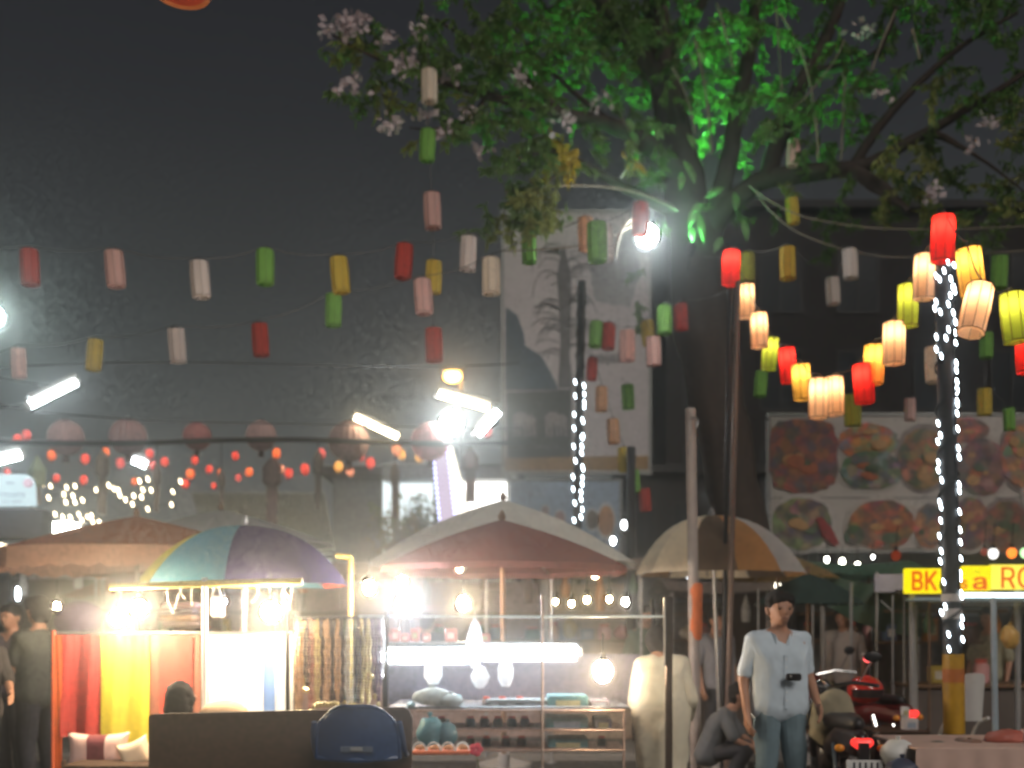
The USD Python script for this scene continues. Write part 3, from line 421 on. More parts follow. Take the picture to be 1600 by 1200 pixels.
def pole(label, x0, y0, x1, d, r, m, hook=False, base_y=985):
    t0 = P(x0, y0, d); b0 = P(x1, base_y, d) * [1, 1, 0]; t = T('pole', label, 'pole', b0); t.part('shaft', tube([b0, b0 * .5 + t0 * .5, t0], [r * 1.15, r * 1.05, r], 12), m); t.part('base', lathe([(0, 0), (r * 2.4, 0), (r * 2.4, .03), (r * 1.3, .05)], 12, b0), m)
    t.part('cap', ball(t0, r * 1.02, 1, (1, 1, .4)), m); return t
g = pole('grey concrete pole with worn top before the beige umbrella', 1079, 640, 1088, 9.6, .045, M('old_pole', (.30, .26, .24), .8, var=.35, scale=4, bump=.3)); g.part('hook', tube(spline([P(1081, 652, 9.55), P(1090, 655, 9.5), P(1089, 668, 9.5)], 8), .008, 5), STEEL); g.part('orange_cloth', lathe([(.05, 0), (.062, .1), (.058, .3), (.064, .45), (.05, .5)], 12, P(1087, 1000, 9.6)), M('orange_cloth', (.45, .11, .03), .8, var=.3), 'orange cloth tied round the pole')
pole('thin dark pole rising to the red end of the glowing swag', 1153, 440, 1135, 10.2, .026, M('bamboo_pole', (.13, .09, .075), .45, var=.4)); pole('thin black pole close beside the thin dark one', 1141, 420, 1128, 10.6, .022, BLACK); pole('black post behind the grey umbrella', 986, 700, 987, 14, .055, BLACK)
pole('grey blue stall pole right of the white plastic chair', 1552, 935, 1557, 8.6, .022, M('blue_pole', (.30, .36, .40), .4)); pole('slim white pole behind the walking man', 1203, 745, 1202, 15, .03, GREYP)
# ---------------------------------------------------------------- tree
tr = T('tree', 'large spreading tree with pink blossom lit green from below', 'tree', [P(1180, 0, 14)[0], 14, 0]); BARK = M('bark', (.045, .034, .028), .9, var=.5, scale=9, bump=.6, stretch=(1, 1, .35), spec=.15)
def bt(pts, n=18): return np.array([P(*p[:3]) for p in pts]), [p[3] for p in pts]
def limb(pts, n=20, s=10):
    p, r = bt(pts); k = len(p); sp = spline(p, n); rr = np.interp(np.linspace(0, 1, n), np.linspace(0, 1, k), r); sp = sp + (NR.rand(n, 3) - .5) * rr[:, None] * .25; return sp, rr, tube(sp, rr, s)
limbs = []
tk = limb([(1182, 1160, 14, .44), (1172, 960, 14, .36), (1160, 840, 14, .32), (1122, 640, 14, .34), (1098, 500, 14, .38), (1088, 400, 14, .36), (1066, 280, 14, .27), (1042, 140, 14, .2), (1022, 0, 14, .14), (1005, -160, 14, .07)], 34, 14)
tr.part('trunk', tk[2], BARK)
for L in [[(1092, 400, 14, .22), (1140, 318, 13.8, .13), (1205, 276, 13.6, .11), (1330, 264, 13.2, .08), (1450, 205, 12.8, .05), (1600, 115, 12.5, .03)], [(1196, 282, 13.6, .12), (1228, 190, 13.7, .11), (1262, 110, 13.8, .09), (1300, 40, 13.8, .07), (1330, -80, 13.8, .04)], [(1072, 280, 14, .17), (980, 205, 13.3, .11), (880, 178, 12.6, .07), (760, 150, 12, .045), (640, 112, 11.6, .025), (520, 55, 11.4, .01)], [(1052, 330, 13.9, .09), (960, 285, 13.2, .06), (880, 240, 12.6, .04), (800, 262, 12, .015)], [(1046, 150, 14, .14), (960, 30, 13.5, .1), (870, -70, 13, .05)], [(1110, 370, 13.9, .14), (1152, 180, 13.6, .10), (1185, -20, 13.3, .07)], [(1330, 264, 13.2, .08), (1370, 290, 12.9, .09), (1420, 330, 12.6, .03)], [(880, 178, 12.6, .05), (760, 80, 12.2, .03), (680, 30, 12, .012)], [(1262, 110, 13.8, .06), (1360, 90, 13.3, .05), (1400, 10, 13, .03)], [(760, 150, 12, .03), (715, 195, 11.8, .02), (640, 200, 11.6, .008)], [(1450, 205, 12.8, .05), (1520, 240, 12.5, .02), (1600, 300, 12.3, .01)], [(1000, 220, 13.4, .05), (880, 130, 12.9, .03), (800, 40, 12.6, .01)], [(1040, 100, 14, .1), (1100, 0, 13.6, .06), (1130, -90, 13.4, .03)], [(1330, 264, 13.2, .07), (1480, 90, 12.9, .04), (1590, 20, 12.7, .02)], [(900, 248, 12.6, .03), (842, 300, 12.0, .015), (800, 350, 11.8, .006)]]:
    x = limb(L); limbs.append(x); tr.part('branch', x[2], BARK)
EM = M('vine_bark', (.22, .19, .14), .7)
for L in [[(1212, 10, 12.9), (1216, 60, 12.9), (1222, 165, 12.9)], [(1218, 20, 12.8), (1258, 100, 12.8), (1272, 170, 12.8), (1278, 250, 12.8)], [(1050, 105, 13), (1072, 150, 13), (1086, 210, 13)], [(1120, 5, 12.9), (1140, 80, 12.9), (1145, 105, 12.9)], [(1320, 120, 12.8), (1316, 200, 12.8), (1314, 250, 12.8)], [(940, 140, 12.9), (975, 190, 12.9), (998, 240, 12.9)], [(1085, 60, 13), (1100, 130, 13), (1112, 240, 13)], [(1320, 62, 12.5), (1300, 100, 12.5), (1215, 190, 12.6)], [(1400, 15, 12.5), (1380, 60, 12.5), (1362, 110, 12.5)], [(1425, 45, 12.5), (1432, 70, 12.5), (1437, 92, 12.5)], [(1060, 330, 12.9), (990, 300, 12.6), (900, 290, 12.2), (790, 300, 12)], [(1170, 290, 12.9), (1260, 340, 12.6), (1400, 358, 12.4), (1640, 350, 12)], [(1180, 300, 12.9), (1250, 365, 12.6), (1400, 402, 12.4), (1640, 388, 12)], [(1000, 345, 11.9), (900, 385, 11.6), (840, 390, 11.5), (785, 392, 11.5)], [(1000, 340, 11.9), (972, 360, 11.7), (962, 404, 11.7)], [(1000, 340, 11.9), (966, 366, 11.7), (961, 402, 11.7)]]:
    tr.part('hanging_root', tube(spline([P(*p) for p in L], 14), R.uniform(.008, .016), 5), EM)
CL = [(580, 60, 40, 25, 11.5, 22, 1), (565, 155, 35, 14, 11.5, 14, 1), (650, 100, 60, 36, 11.7, 44, 0), (700, 70, 55, 36, 12, 44, 0), (760, 110, 65, 55, 12, 70, 0), (720, 190, 45, 18, 12, 26, 1), (800, 60, 60, 50, 12.5, 80, 0), (830, 150, 60, 55, 12.5, 75, 0), (880, 60, 80, 50, 13, 100, 0), (815, 235, 28, 22, 12, 34, 2), (825, 300, 30, 36, 11.8, 70, 1), (790, 345, 18, 14, 11.8, 16, 1), (845, 335, 14, 14, 11.8, 14, 1), (905, 245, 45, 32, 12.5, 48, 2), (960, 100, 80, 80, 13.5, 130, 0), (1000, 30, 80, 40, 13.5, 90, 0), (1100, 60, 80, 60, 13.2, 70, 0), (1160, 155, 14, 10, 12.7, 16, 0), (1205, 190, 14, 10, 12.7, 12, 0), (1250, 172, 18, 6, 12.7, 10, 0), (1190, 30, 60, 30, 13, 45, 0), (1260, 110, 90, 70, 13.6, 60, 0), (1400, 100, 110, 80, 13.4, 150, 0), (1500, 210, 90, 70, 12.9, 110, 1), (1570, 60, 70, 60, 12.8, 90, 0), (1330, 200, 70, 45, 13.4, 45, 0), (1430, 300, 90, 36, 12.9, 55, 1), (1600, 260, 50, 70, 12.5, 55, 1), (1280, 340, 90, 25, 14.2, 40, 0), (1480, 370, 90, 35, 14.0, 55, 0), (1010, 200, 60, 60, 13.6, 40, 0), (1060, 430, 40, 60, 14.6, 20, 0), (880, -30, 120, 40, 13, 80, 0), (1200, -40, 200, 40, 13.4, 120, 0), (1500, -30, 150, 40, 13, 100, 0), (1000, 120, 90, 90, 15.4, 110, 0), (1120, 110, 80, 80, 15.2, 80, 0), (1085, 230, 50, 40, 15.1, 30, 0), (930, 60, 70, 50, 14.4, 70, 0), (1230, 150, 60, 50, 15, 40, 0)]
groups = {0: ([], []), 1: ([], []), 2: ([], []), 3: ([], [])}; twigs = []
def leaf(g, q, dirv, L, Wd, rr):
    v, f = groups[g]; dirv = dirv / np.linalg.norm(dirv) * L; s2 = np.cross(dirv, [rr.gauss(0, 1), rr.gauss(0, 1), rr.gauss(0, .4)]); s2 = s2 / (np.linalg.norm(s2) + 1e-9) * Wd; bow = np.cross(s2, dirv); bow = bow / (np.linalg.norm(bow) + 1e-9) * L * .1
    i = len(v); v += [q, q + dirv * .45 + s2 + bow, q + dirv, q + dirv * .45 - s2 + bow]; f += [[i, i + 1, i + 2], [i, i + 2, i + 3]]
rr = random.Random(11)
for cx, cy, sx, sy, d, n, g in CL:
    n = int(n * .27) + 3
    for k in range(n):
        px, py = rr.gauss(cx, sx * .85), rr.gauss(cy, sy * .85); dd = d + rr.gauss(0, .45); c = P(px, py, dd); ax = np.array([rr.gauss(0, 1), rr.gauss(0, 1), rr.gauss(-.5, .6)]); ax /= np.linalg.norm(ax); gg = g if g == 0 else (g if rr.random() < (.5 if g == 1 else .16) else 0)
        twigs.append((c - ax * .15, c + ax * .22))
        for j in range(30):
            s = rr.uniform(-.15, .22); dv = np.array([rr.gauss(0, .6), rr.gauss(0, .6), rr.gauss(-.55, .5)]) + ax * .5; leaf(gg, c + ax * s, dv, rr.uniform(.08, .17), rr.uniform(.014, .026), rr)
for px, py, d, n in [(545, 40, 11.3, 60), (515, 50, 11.3, 20), (560, 32, 11.3, 30), (632, 98, 11.3, 34), (640, 112, 11.3, 20), (550, 132, 11.3, 36), (610, 195, 11.3, 30), (706, 112, 11.6, 30), (690, 205, 11.5, 26), (600, 60, 11.5, 20), (668, 178, 11.5, 16), (730, 180, 11.7, 20), (880, 185, 12.1, 22), (1455, 300, 11.6, 24), (1380, 150, 12, 8), (1520, 222, 11.8, 10), (1350, 48, 12.2, 14), (812, 118, 12, 26), (755, 240, 11.6, 14), (1545, 190, 11.8, 16), (940, 165, 12.6, 12), (650, 45, 11.6, 14)]:
    for k in range(n): c = P(rr.gauss(px, 9), rr.gauss(py, 7), d + rr.gauss(0, .08)); leaf(3, c, np.array([rr.gauss(0, 1), rr.gauss(0, 1), rr.gauss(0, .7)]), rr.uniform(.06, .11), rr.uniform(.028, .045), rr)
LM = [M('leaf_green', (.12, .20, .05), .45, transl=.5, var=.45, scale=3), M('leaf_olive', (.24, .26, .07), .5, transl=.45, var=.4, scale=3), M('leaf_yellow', (.46, .34, .03), .5, transl=.4, var=.4, scale=3), M('blossom_pink', (.52, .43, .44), .7, transl=.3, var=.15, scale=5)]
cr = tr.path
for g, nm in ((0, 'crown'), (1, 'olive_leaves'), (2, 'yellow_leaves'), (3, 'blossom')): tr.part(nm, trimesh.Trimesh(np.array(groups[g][0]), np.array(groups[g][1]), process=False), LM[g], smooth=False)
tr.part('twigs', cat([tube([a, b], [.008, .004], 3, False) for a, b in twigs[::2]]), BARK)
# big strap leaves of an epiphyte fern on the trunk, each a part
fe = T('epiphyte_fern', 'broad leaved fern growing on the trunk, lit bright green', 'plant', P(1090, 330, 13.3)); FM = M('fern_leaf', (.16, .30, .10), .35, transl=.35, var=.15)
for k, (x, y, dx, dy, L) in enumerate([(1068, 250, 14, 26, .26), (1076, 262, 8, 20, .2), (1066, 268, -3, 24, .2), (1100, 310, 26, -14, .3), (1098, 318, -16, 14, .24), (1088, 322, -10, 26, .3), (1090, 330, 8, 40, .36), (1086, 330, -8, 20, .2), (1078, 352, 4, 20, .18), (1148, 300, 2, 26, .22), (1160, 340, 6, 30, .28), (1128, 370, -10, 20, .22), (1012, 180, 8, 20, .2), (1020, 195, 14, 18, .22), (1025, 190, 2, 24, .22), (980, 185, 8, 18, .18), (985, 205, 10, 18, .18), (990, 250, 6, 18, .2), (1000, 262, 2, 16, .18), (1080, 88, 4, 18, .2), (1094, 85, 12, 18, .22), (1090, 75, 8, 20, .2), (1125, 42, 6, 10, .14), (1130, 40, 10, 14, .14), (1168, 150, 10, 16, .2), (1150, 160, -6, 14, .18), (1200, 190, -8, 14, .2), (1260, 172, 8, 10, .14), (1075, 208, 8, 20, .16)]):
    b0 = P(x, y, 13.25 if x > 1040 else 12.9); e = P(x + dx * 1.25, y + dy * 1.25, 13.15 if x > 1040 else 12.8); wv = np.cross(e - b0, [0.2, -1, .2]); wv = wv / np.linalg.norm(wv) * .05
    fe.part('leaf', sheet(lambda u, v: b0 + (e - b0) * v[..., None] + wv * ((u - .5) * 2 * np.sin(np.pi * np.clip(v * .93 + .06, 0, 1)))[..., None] + np.stack([0 * u, -.05 * np.sin(np.pi * v) + .03 * np.abs(u - .5), 0 * u], -1), 5, 7), FM)
# ---------------------------------------------------------------- umbrellas
def umbrella(label, ax, ay, ex0, ex1, ey, d, gores, dome=.5, valance=0.0, vm=None, rot=0.0, pole_m=None, sq=.9):
    """apex pixel, rim pixel columns and row, depth; gores = list of materials round the rim"""
    top = P(ax, ay, d); R0 = (ex1 - ex0) / 2 * d / F; cx = (P(ex0, ey, d)[0] + P(ex1, ey, d)[0]) / 2; zr = P(0, ey, d)[2]; H = top[2] - zr; c = np.array([cx, d, 0]); n = len(gores)
    t = T('market_umbrella', label, 'umbrella', c); off = top[0] - cx
    def surf(th, s):   # s from apex 0 to rim 1
        z = zr + H * (1 - (dome * s ** 2.2 + (1 - dome) * s)); rad = R0 * (s * (1 + .18 * dome * (1 - s))); k = (th - rot) / (2 * np.pi / n) % 1.0; sag = 1 - .05 * s * np.sin(np.pi * k); z = z - .025 * np.sin(np.pi * k) * s * R0 + .03 * R0 * s ** 6 * np.sin(np.pi * k)
        return np.stack([cx + off * (1 - s) + rad * sag * np.cos(th), d + rad * sag * sq * np.sin(th), z], -1)
    for k, m in enumerate(gores):
        a0 = rot + k * 2 * np.pi / n; a1 = a0 + 2 * np.pi / n
        t.part('canopy_panel', sheet(lambda u, v: surf(a0 + (a1 - a0) * u, .02 + .98 * v), 7, 10), m)
        if valance: t.part('valance', sheet(lambda u, v: surf(a0 + (a1 - a0) * u, np.ones_like(u)) - np.stack([0 * v, 0 * v, v * valance * (1 + .12 * np.sin(u * 9 * np.pi))], -1) + np.stack([.012 * np.sin(u * 25) * v, 0 * u, 0 * u], -1), 13, 3), vm)
        e = surf(np.array(a0), np.array(.97)); t.part('rib', tube([[cx + off, d, top[2] - .06], surf(np.array(a0), np.array(.5)) - [0, 0, .03], e - [0, 0, .02]], .008, 5), STEEL if not pole_m else pole_m)
    t.part('pole', tube([[cx, d, 0], [cx + off, d, top[2] + .04]], .022, 10), pole_m or WOOD); t.part('finial', lathe([(.03, 0), (.035, .03), (.012, .08), (0, .09)], 8, top), pole_m or WOOD); t.part('base', lathe([(0, 0), (.28, 0), (.28, .06), (.05, .12), (.05, .3), (0, .3)][::-1], 14, c), GREYP)
    return t
def cloth(nm, col, tr_=.28, var=.18): return M('umbrella_' + nm, tuple(np.array(col) * .85), .85, transl=tr_, var=var, scale=5, spec=.1)
umbrella('orange red umbrella with pale scalloped valance at the left', 213, 806, -12, 440, 866, 11, [cloth('orange', (.36, .13, .07))] * 8, .15, .19, cloth('salmon', (.60, .34, .23), .3), .2)
umbrella('grey umbrella behind the multicoloured and the orange red ones', 345, 796, 170, 520, 852, 13, [cloth('grey', (.33, .34, .33))] * 8, .3, 0, None, .1)
Y, Te, Pu, Rd = cloth('yellow', (.48, .42, .05)), cloth('teal', (.10, .27, .33)), cloth('purple', (.065, .05, .14), .2), cloth('red', (.45, .06, .04))
umbrella('domed beach umbrella with yellow, teal and dark purple panels', 384, 822, 213, 543, 915, 8.7, [Pu, Rd, Te, Y, Y, Y, Te, Pu], 1.0, 0, None, -.72, STEEL)
umbrella('maroon brown umbrella over the glass stall', 784, 812, 590, 986, 888, 9.7, [cloth('maroon', (.15, .055, .05), .16)] * 8, .25, .05, cloth('maroon', (.15, .055, .05), .16), .39)
umbrella('wide pale grey umbrella rising behind the maroon one', 786, 781, 572, 1004, 884, 11.0, [cloth('palegrey', (.66, .66, .60))] * 8, .35, 0, None, .3)
umbrella('small red brown umbrella half hidden under the orange red one', 205, 893, 95, 300, 934, 14.5, [cloth('rust', (.34, .11, .07))] * 8, .2, 0, None, .1)
Be, Br, Og, Pg, Ol = cloth('beige', (.80, .68, .50)), cloth('brown', (.14, .10, .07)), cloth('tan_orange', (.42, .22, .09)), cloth('pale', (.44, .43, .42)), cloth('olive', (.28, .18, .06))
umbrella('domed umbrella with beige, brown, orange and olive panels behind the poles', 1112, 806, 992, 1262, 898, 11.2, [Pg, Og, Br, Be, Be, Og, Be, Be, Be, Br, Og, Pg], 1.0, 0, None, -.52, STEEL)
umbrella('low olive brown umbrella right of the beige one', 1215, 860, 1120, 1312, 903, 12.4, [cloth('olive2', (.26, .17, .07))] * 8, .2, .02, Ol, .2)
umbrella('dark teal umbrella over the walking man', 1262, 896, 1175, 1352, 945, 11.6, [cloth('darkteal', (.035, .06, .055), .2)] * 8, .4, 0, None, .3)
# ---------------------------------------------------------------- people
def hullmesh(bones, L=.035, it=8):
    S = lambda c, r: m3.Manifold.sphere(float(r), 14).translate([float(x) for x in c])
    parts = [m3.Manifold.batch_hull([S(c, r) for c, r in b]) if hasattr(m3.Manifold, 'batch_hull') else sum((S(c, r) for c, r in b[1:]), S(*b[0])).hull() for b in bones]
    m = m3.Manifold.batch_boolean(parts, m3.OpType.Add).refine_to_length(L).to_mesh(); t = trimesh.Trimesh(m.vert_properties[:, :3], m.tri_verts, process=True); trimesh.smoothing.filter_taubin(t, iterations=it); return t
def figure(label, pos, yaw, S=1.0, shirt=None, pants=None, pose=None, sleeve=.9, hair='short', long_sleeve=False, tunic=None, cap=None, group=None, skin=None, collar=False):
    J = dict(head=(0, -.01, 1.56), neck=(0, .01, 1.41), shL=(-.175, .01, 1.35), shR=(.175, .01, 1.35), elL=(-.245, .03, 1.09), elR=(.245, .03, 1.09), wrL=(-.255, -.05, .85), wrR=(.255, -.05, .85), chest=(0, .0, 1.22), waist=(0, .0, 1.02), hipL=(-.085, 0, .9), hipR=(.085, 0, .9), knL=(-.10, -.02, .48), knR=(.10, -.02, .48), anL=(-.105, .03, .08), anR=(.105, .03, .08))
    J.update(pose or {}); J = {k: np.array(v, float) for k, v in J.items()}; sk = skin or SKIN
    t = T('person', label, 'person', pos, group, (0, 0, yaw), S); h = J['head']; fwd = np.array([0, -1.0, 0])
    B = [[(h + [0, .012, .035], .088), (h + [0, -.022, .02], .078), (h + [0, -.045, -.06], .042), (h + [0, .02, -.03], .07)], [(h + [0, .02, -.06], .055), (J['neck'] - [0, 0, .03], .056)],
         [(h + [0, -.098, -.012], .013), (h + [0, -.088, .025], .008), (h + [0, -.085, -.015], .02)]] + [[(h + [s * .086, .012, .012], .018), (h + [s * .082, .008, -.02], .012)] for s in (-1, 1)]
    B += [[(h + [-.022, -.079, -.052], .010), (h + [.022, -.079, -.052], .010)], [(h + [-.045, -.082, .034], .012), (h + [.045, -.082, .034], .012)]]
    B += [[(J['shL'], .06), (J['shR'], .06), (J['neck'] - [0, 0, .02], .055), (J['chest'] + [-.075, 0, 0], .1), (J['chest'] + [.075, 0, 0], .1)], [(J['chest'] + [-.07, 0, 0], .1), (J['chest'] + [.07, 0, 0], .1), (J['waist'] + [-.05, 0, 0], .09), (J['waist'] + [.05, 0, 0], .09)], [(J['waist'] + [-.05, 0, 0], .09), (J['waist'] + [.05, 0, 0], .09), (J['hipL'], .1), (J['hipR'], .1)]]
    for s in 'LR':
        sg = -1 if s == 'L' else 1; B += [[(J['hip' + s], .095), (J['kn' + s], .056)], [(J['kn' + s], .054), (J['an' + s], .036)], [(J['an' + s] - [0, -.02, .04], .036), (J['an' + s] + [0, -.15, -.052], .026)], [(J['sh' + s], .052), (J['el' + s], .038)], [(J['el' + s], .037), (J['wr' + s], .026)]]
        w = J['wr' + s]; u = w - J['el' + s]; u /= np.linalg.norm(u); side = np.cross(u, [sg, 0, .2]); side /= np.linalg.norm(side); nrm = np.cross(u, side)
        B += [[(w, .024), (w + u * .085 + side * .025, .014), (w + u * .085 - side * .027, .013), (w + u * .03, .024)]]
        for k, (o, l) in enumerate(((.030, .062), (.011, .074), (-.010, .068), (-.030, .052))):
            a = w + u * .085 + side * o; b2 = a + u * l * .55 + nrm * .008; c2 = b2 + u * l * .45 + nrm * .022; B += [[(a, .0095), (b2, .0088)], [(b2, .0088), (c2, .0078)]]
        a = w + u * .03 + side * .026; B += [[(a, .012), (a + u * .03 + side * .028, .010)], [(a + u * .03 + side * .028, .010), (a + u * .062 + side * .030 + nrm * .012, .0085)]]
    t.part('body', hullmesh(B, .03, 5), sk, raw=True, smooth=True)
    for sx in (-1, 1): t.part('eye', ball(h + [sx * .033, -.086, .012], .0115, 1, (1.3, .6, .7)), M('eye_dark', (.02, .015, .012), .2), raw=True)
    t.part('mouth', ball(h + [0, -.089, -.051], .02, 1, (1, .22, .22)), M('lips', (.20, .07, .06), .5), raw=True)
    if hair == 'bun' or hair == 'long': HB = [[(h + [0, .03, .06], .10), (h + [-.03, .055, -.05], .075), (h + [.03, .055, -.05], .075)], [(h + [-.07, .0, .03], .04), (h + [-.075, .03, -.09], .035)], [(h + [.07, .0, .03], .04), (h + [.075, .03, -.09], .035)]]
    else: HB = [[(h + [0, .03, .055], .094), (h + [-.02, .05, -.03], .06), (h + [.02, .05, -.03], .06), (h + [-.035, -.045, .085], .043), (h + [.035, -.045, .085], .043)], [(h + [-.05, -.060, .080], .024), (h + [.005, -.070, .088], .022), (h + [.045, -.060, .072], .024)], [(h + [-.076, -.02, .04], .022), (h + [-.07, -.03, .07], .03)], [(h + [.076, -.02, .04], .022), (h + [.07, -.03, .07], .03)], [(h + [-.078, .015, .045], .025), (h + [-.08, .03, .0], .018)], [(h + [.078, .015, .045], .025), (h + [.08, .03, .0], .018)]]
    hm = hullmesh(HB, .022, 3); nv = (meshkit.fbm(hm.vertices * 40, 2) - .5) * .026; hm.vertices += hm.vertex_normals * nv[:, None]; t.part('hair', hm, HAIR, raw=True, smooth=True)
    r = .022; hem = (J['hipL'] + J['hipR']) / 2
    SB = [[(J['shL'], .062 + r * .4), (J['shR'], .062 + r * .4), (J['neck'] - [0, -.005, .042], .066), (J['chest'] + [-.085, 0, 0], .1 + r), (J['chest'] + [.085, 0, 0], .1 + r)], [(J['chest'] + [-.085, 0, 0], .1 + r), (J['chest'] + [.085, 0, 0], .1 + r), (J['waist'] + [-.075, 0, 0], .09 + r * 1.4), (J['waist'] + [.075, 0, 0], .09 + r * 1.4)], [(J['waist'] + [-.075, 0, 0], .09 + r * 1.4), (J['waist'] + [.075, 0, 0], .09 + r * 1.4), (hem + [-.09, 0, -.01], .108 + r), (hem + [.09, 0, -.01], .108 + r)]]
    if tunic: SB += [[(J['chest'] + [-.085, 0, 0], .125), (J['chest'] + [.085, 0, 0], .125), (J['waist'] + [-.10, .02, 0], .135), (J['waist'] + [.10, .02, 0], .135)], [(J['waist'] + [-.10, .02, 0], .135), (J['waist'] + [.10, .02, 0], .135), (np.array([-.07, 0, tunic]), .13), (np.array([.07, 0, tunic]), .13)]]
    for s in 'LR':
        e = J['el' + s]; q = J['sh' + s] * (1 - sleeve) + e * sleeve; SB += [[(J['sh' + s], .066), (q, .058)]]
        if long_sleeve: SB += [[(e, .056), (J['wr' + s] * .93 + e * .07, .042)]]
    sm = hullmesh(SB, .035, 4); v = sm.vertices; wr = (meshkit.fbm(v * [12, 12, 6], 3, 3 + int(abs(pos[0] * 10))) - .5) * .05; sm.vertices = v + sm.vertex_normals * wr[:, None]; t.part('shirt', sm, shirt, raw=True, smooth=True)
    if collar: 
        for sx in (-1, 1): t.part('collar', trimesh.convex.convex_hull(np.array([J['neck'] + q for q in ([sx * .015, -.085, -.10], [sx * .075, -.05, .0], [sx * .085, -.03, -.05], [sx * .05, -.09, -.09], [sx * .05, -.08, -.02])])), shirt, raw=True)
        zs = np.linspace(J['neck'][2] - .16, hem[2] - .02, 14); yf = [sm.vertices[(np.abs(sm.vertices[:, 0]) < .03) & (np.abs(sm.vertices[:, 2] - z) < .045)][:, 1].min() for z in zs]; t.part('placket', cat([cbox((0, (yf[i] + yf[i + 1]) / 2 - .001, (zs[i] + zs[i + 1]) / 2), (.03, .006, abs(zs[i + 1] - zs[i]) * 1.02)) for i in range(13)]), shirt, raw=True); t.part('buttons', cat([ball((0, yf[i] - .005, zs[i]), .006, 1, (1, .5, 1)) for i in range(1, 13, 2)]), WHITEP, raw=True)
        t.part('collar_band', tube([J['neck'] + [.068 * math.cos(a), .005 + .066 * math.sin(a), -.035 - .03 * (math.sin(a) < -.3) + .012 * math.sin(a)] for a in np.linspace(-1.2, 4.34, 15)], .015, 6), shirt, raw=True)
    PB_ = [[(J['hipL'], .108), (J['hipR'], .108), (J['waist'] - [0, 0, .05], .1)]]
    for s in 'LR': PB_ += [[(J['hip' + s], .106), (J['kn' + s], .076)], [(J['kn' + s], .076), (J['an' + s] + [0, 0, -.02], .062)]]
    pm = hullmesh(PB_, .04, 4); wr = (meshkit.fbm(pm.vertices * [10, 10, 7], 3, 5) - .5) * .026; pm.vertices = pm.vertices + pm.vertex_normals * wr[:, None]; t.part('trousers', pm, pants, raw=True, smooth=True)
    for s in 'LR': t.part('shoe', hullmesh([[(J['an' + s] - [0, -.03, .045], .042), (J['an' + s] + [0, -.16, -.052], .034)]], .03, 2), BLACK, raw=True, smooth=True)
    return t
def G(px, d): return np.array([(px - 800) * d / F, d, 0.])
SH = M('pale_blue_shirt', (.50, .59, .66), .9, var=.2, scale=9, bump=.3); JN = M('faded_jeans', (.13, .19, .22), .9, var=.5, scale=7, bump=.3)
mn = figure('man in pale blue short sleeved shirt and faded jeans walking towards the viewer', G(1217, 7.55), 8, .985, SH, JN, dict(head=(.0, -.02, 1.56), elL=(-.25, .04, 1.08), wrL=(-.245, -.03, .84), elR=(.245, .05, 1.10), wrR=(.235, -.12, .91), knR=(.10, -.05, .48), anL=(-.10, .09, .09)), .82, collar=True)
q = P(1240, 1058, 7.36); ph = T('camera_case', 'small black case held against the walking man', 'case', q); ph.part('body', cbox(q, (.105, .045, .05), .012, .1), M('case_black', (.012, .012, .014), .25)); ph.part('clasp', cbox(q + [-.025, -.027, .006], (.012, .008, .018), .002), STEEL)
figure('person in pale beige long sleeved shirt turned away behind the stall corner', G(1034, 7.98), 168, .92, M('beige_shirt', (.62, .57, .44), .85, var=.1, scale=10), M('dark_trousers', (.04, .04, .045), .8), dict(head=(.04, -.14, 1.42), neck=(.02, -.06, 1.32), shL=(-.16, -.03, 1.24), shR=(.16, -.03, 1.24), elL=(-.235, .06, .98), elR=(.22, -.02, .96), wrL=(-.2, -.16, .80), wrR=(.16, -.2, .82), chest=(0, -.01, 1.12), waist=(0, .02, .90)), .95, long_sleeve=True, tunic=.42)
figure('seated person with dark hair whose head shows above the brown board', G(277, 7.45) - [0, 0, .10], 152, .95, M('tan_shirt', (.40, .26, .17), .8), JN, dict(head=(0, -.05, 1.06), neck=(0, 0, .92), shL=(-.17, .01, .86), shR=(.17, .01, .86), elL=(-.22, -.05, .62), elR=(.22, -.05, .62), wrL=(-.12, -.25, .56), wrR=(.12, -.25, .56), chest=(0, 0, .74), waist=(0, .02, .56), hipL=(-.09, 0, .46), hipR=(.09, 0, .46), knL=(-.12, -.42, .46), knR=(.12, -.42, .46), anL=(-.12, -.42, .08), anR=(.12, -.42, .08)), hair='long')
OL = M('olive_dark_shirt', (.075, .078, .062), .85); DK = M('dark_cloth', (.035, .035, .04), .85)
figure('person in dark olive shirt with one forearm raised at the left stall', G(60, 8.9), -120, .99, OL, DK, dict(elR=(.2, -.05, 1.09), wrR=(.16, -.29, 1.14)), .7)
figure('person in dark clothes behind the olive shirted one at the left edge', G(18, 10.2), -20, .97, M('dusk_shirt', (.10, .085, .10), .85), DK)
figure('dark clad person cut off by the left edge', G(-40, 8.0), 40, .92, M('brown_shirt', (.035, .03, .03), .85), DK, dict(elR=(.24, -.06, 1.1), wrR=(.2, -.27, 1.02)))
CS = [(.20, .2, .22), (.34, .30, .28), (.14, .06, .06), (.07, .09, .13), (.28, .26, .18), (.10, .16, .12)]
for k, (px, d, yaw, what) in enumerate([(1120, 11.6, 30, 'grey shirted shopper between the grey pole and the walking man'), (1318, 12.4, -40, 'pale shirted shopper under the green tarpaulin'), (1372, 12.9, 60, 'maroon shirted shopper beside the light wrapped pole'), (668, 13.6, 160, 'dark blue clad shopper seen through the glass stall'), (1545, 12.2, -60, 'khaki shirted shopper under the yellow sign'), (1010, 12.8, 20, 'green shirted shopper behind the person in beige')]):
    figure(what, G(px, d), yaw, .96 + .02 * (k % 3), M('crowd_shirt_%d' % k, CS[k], .85), DK)
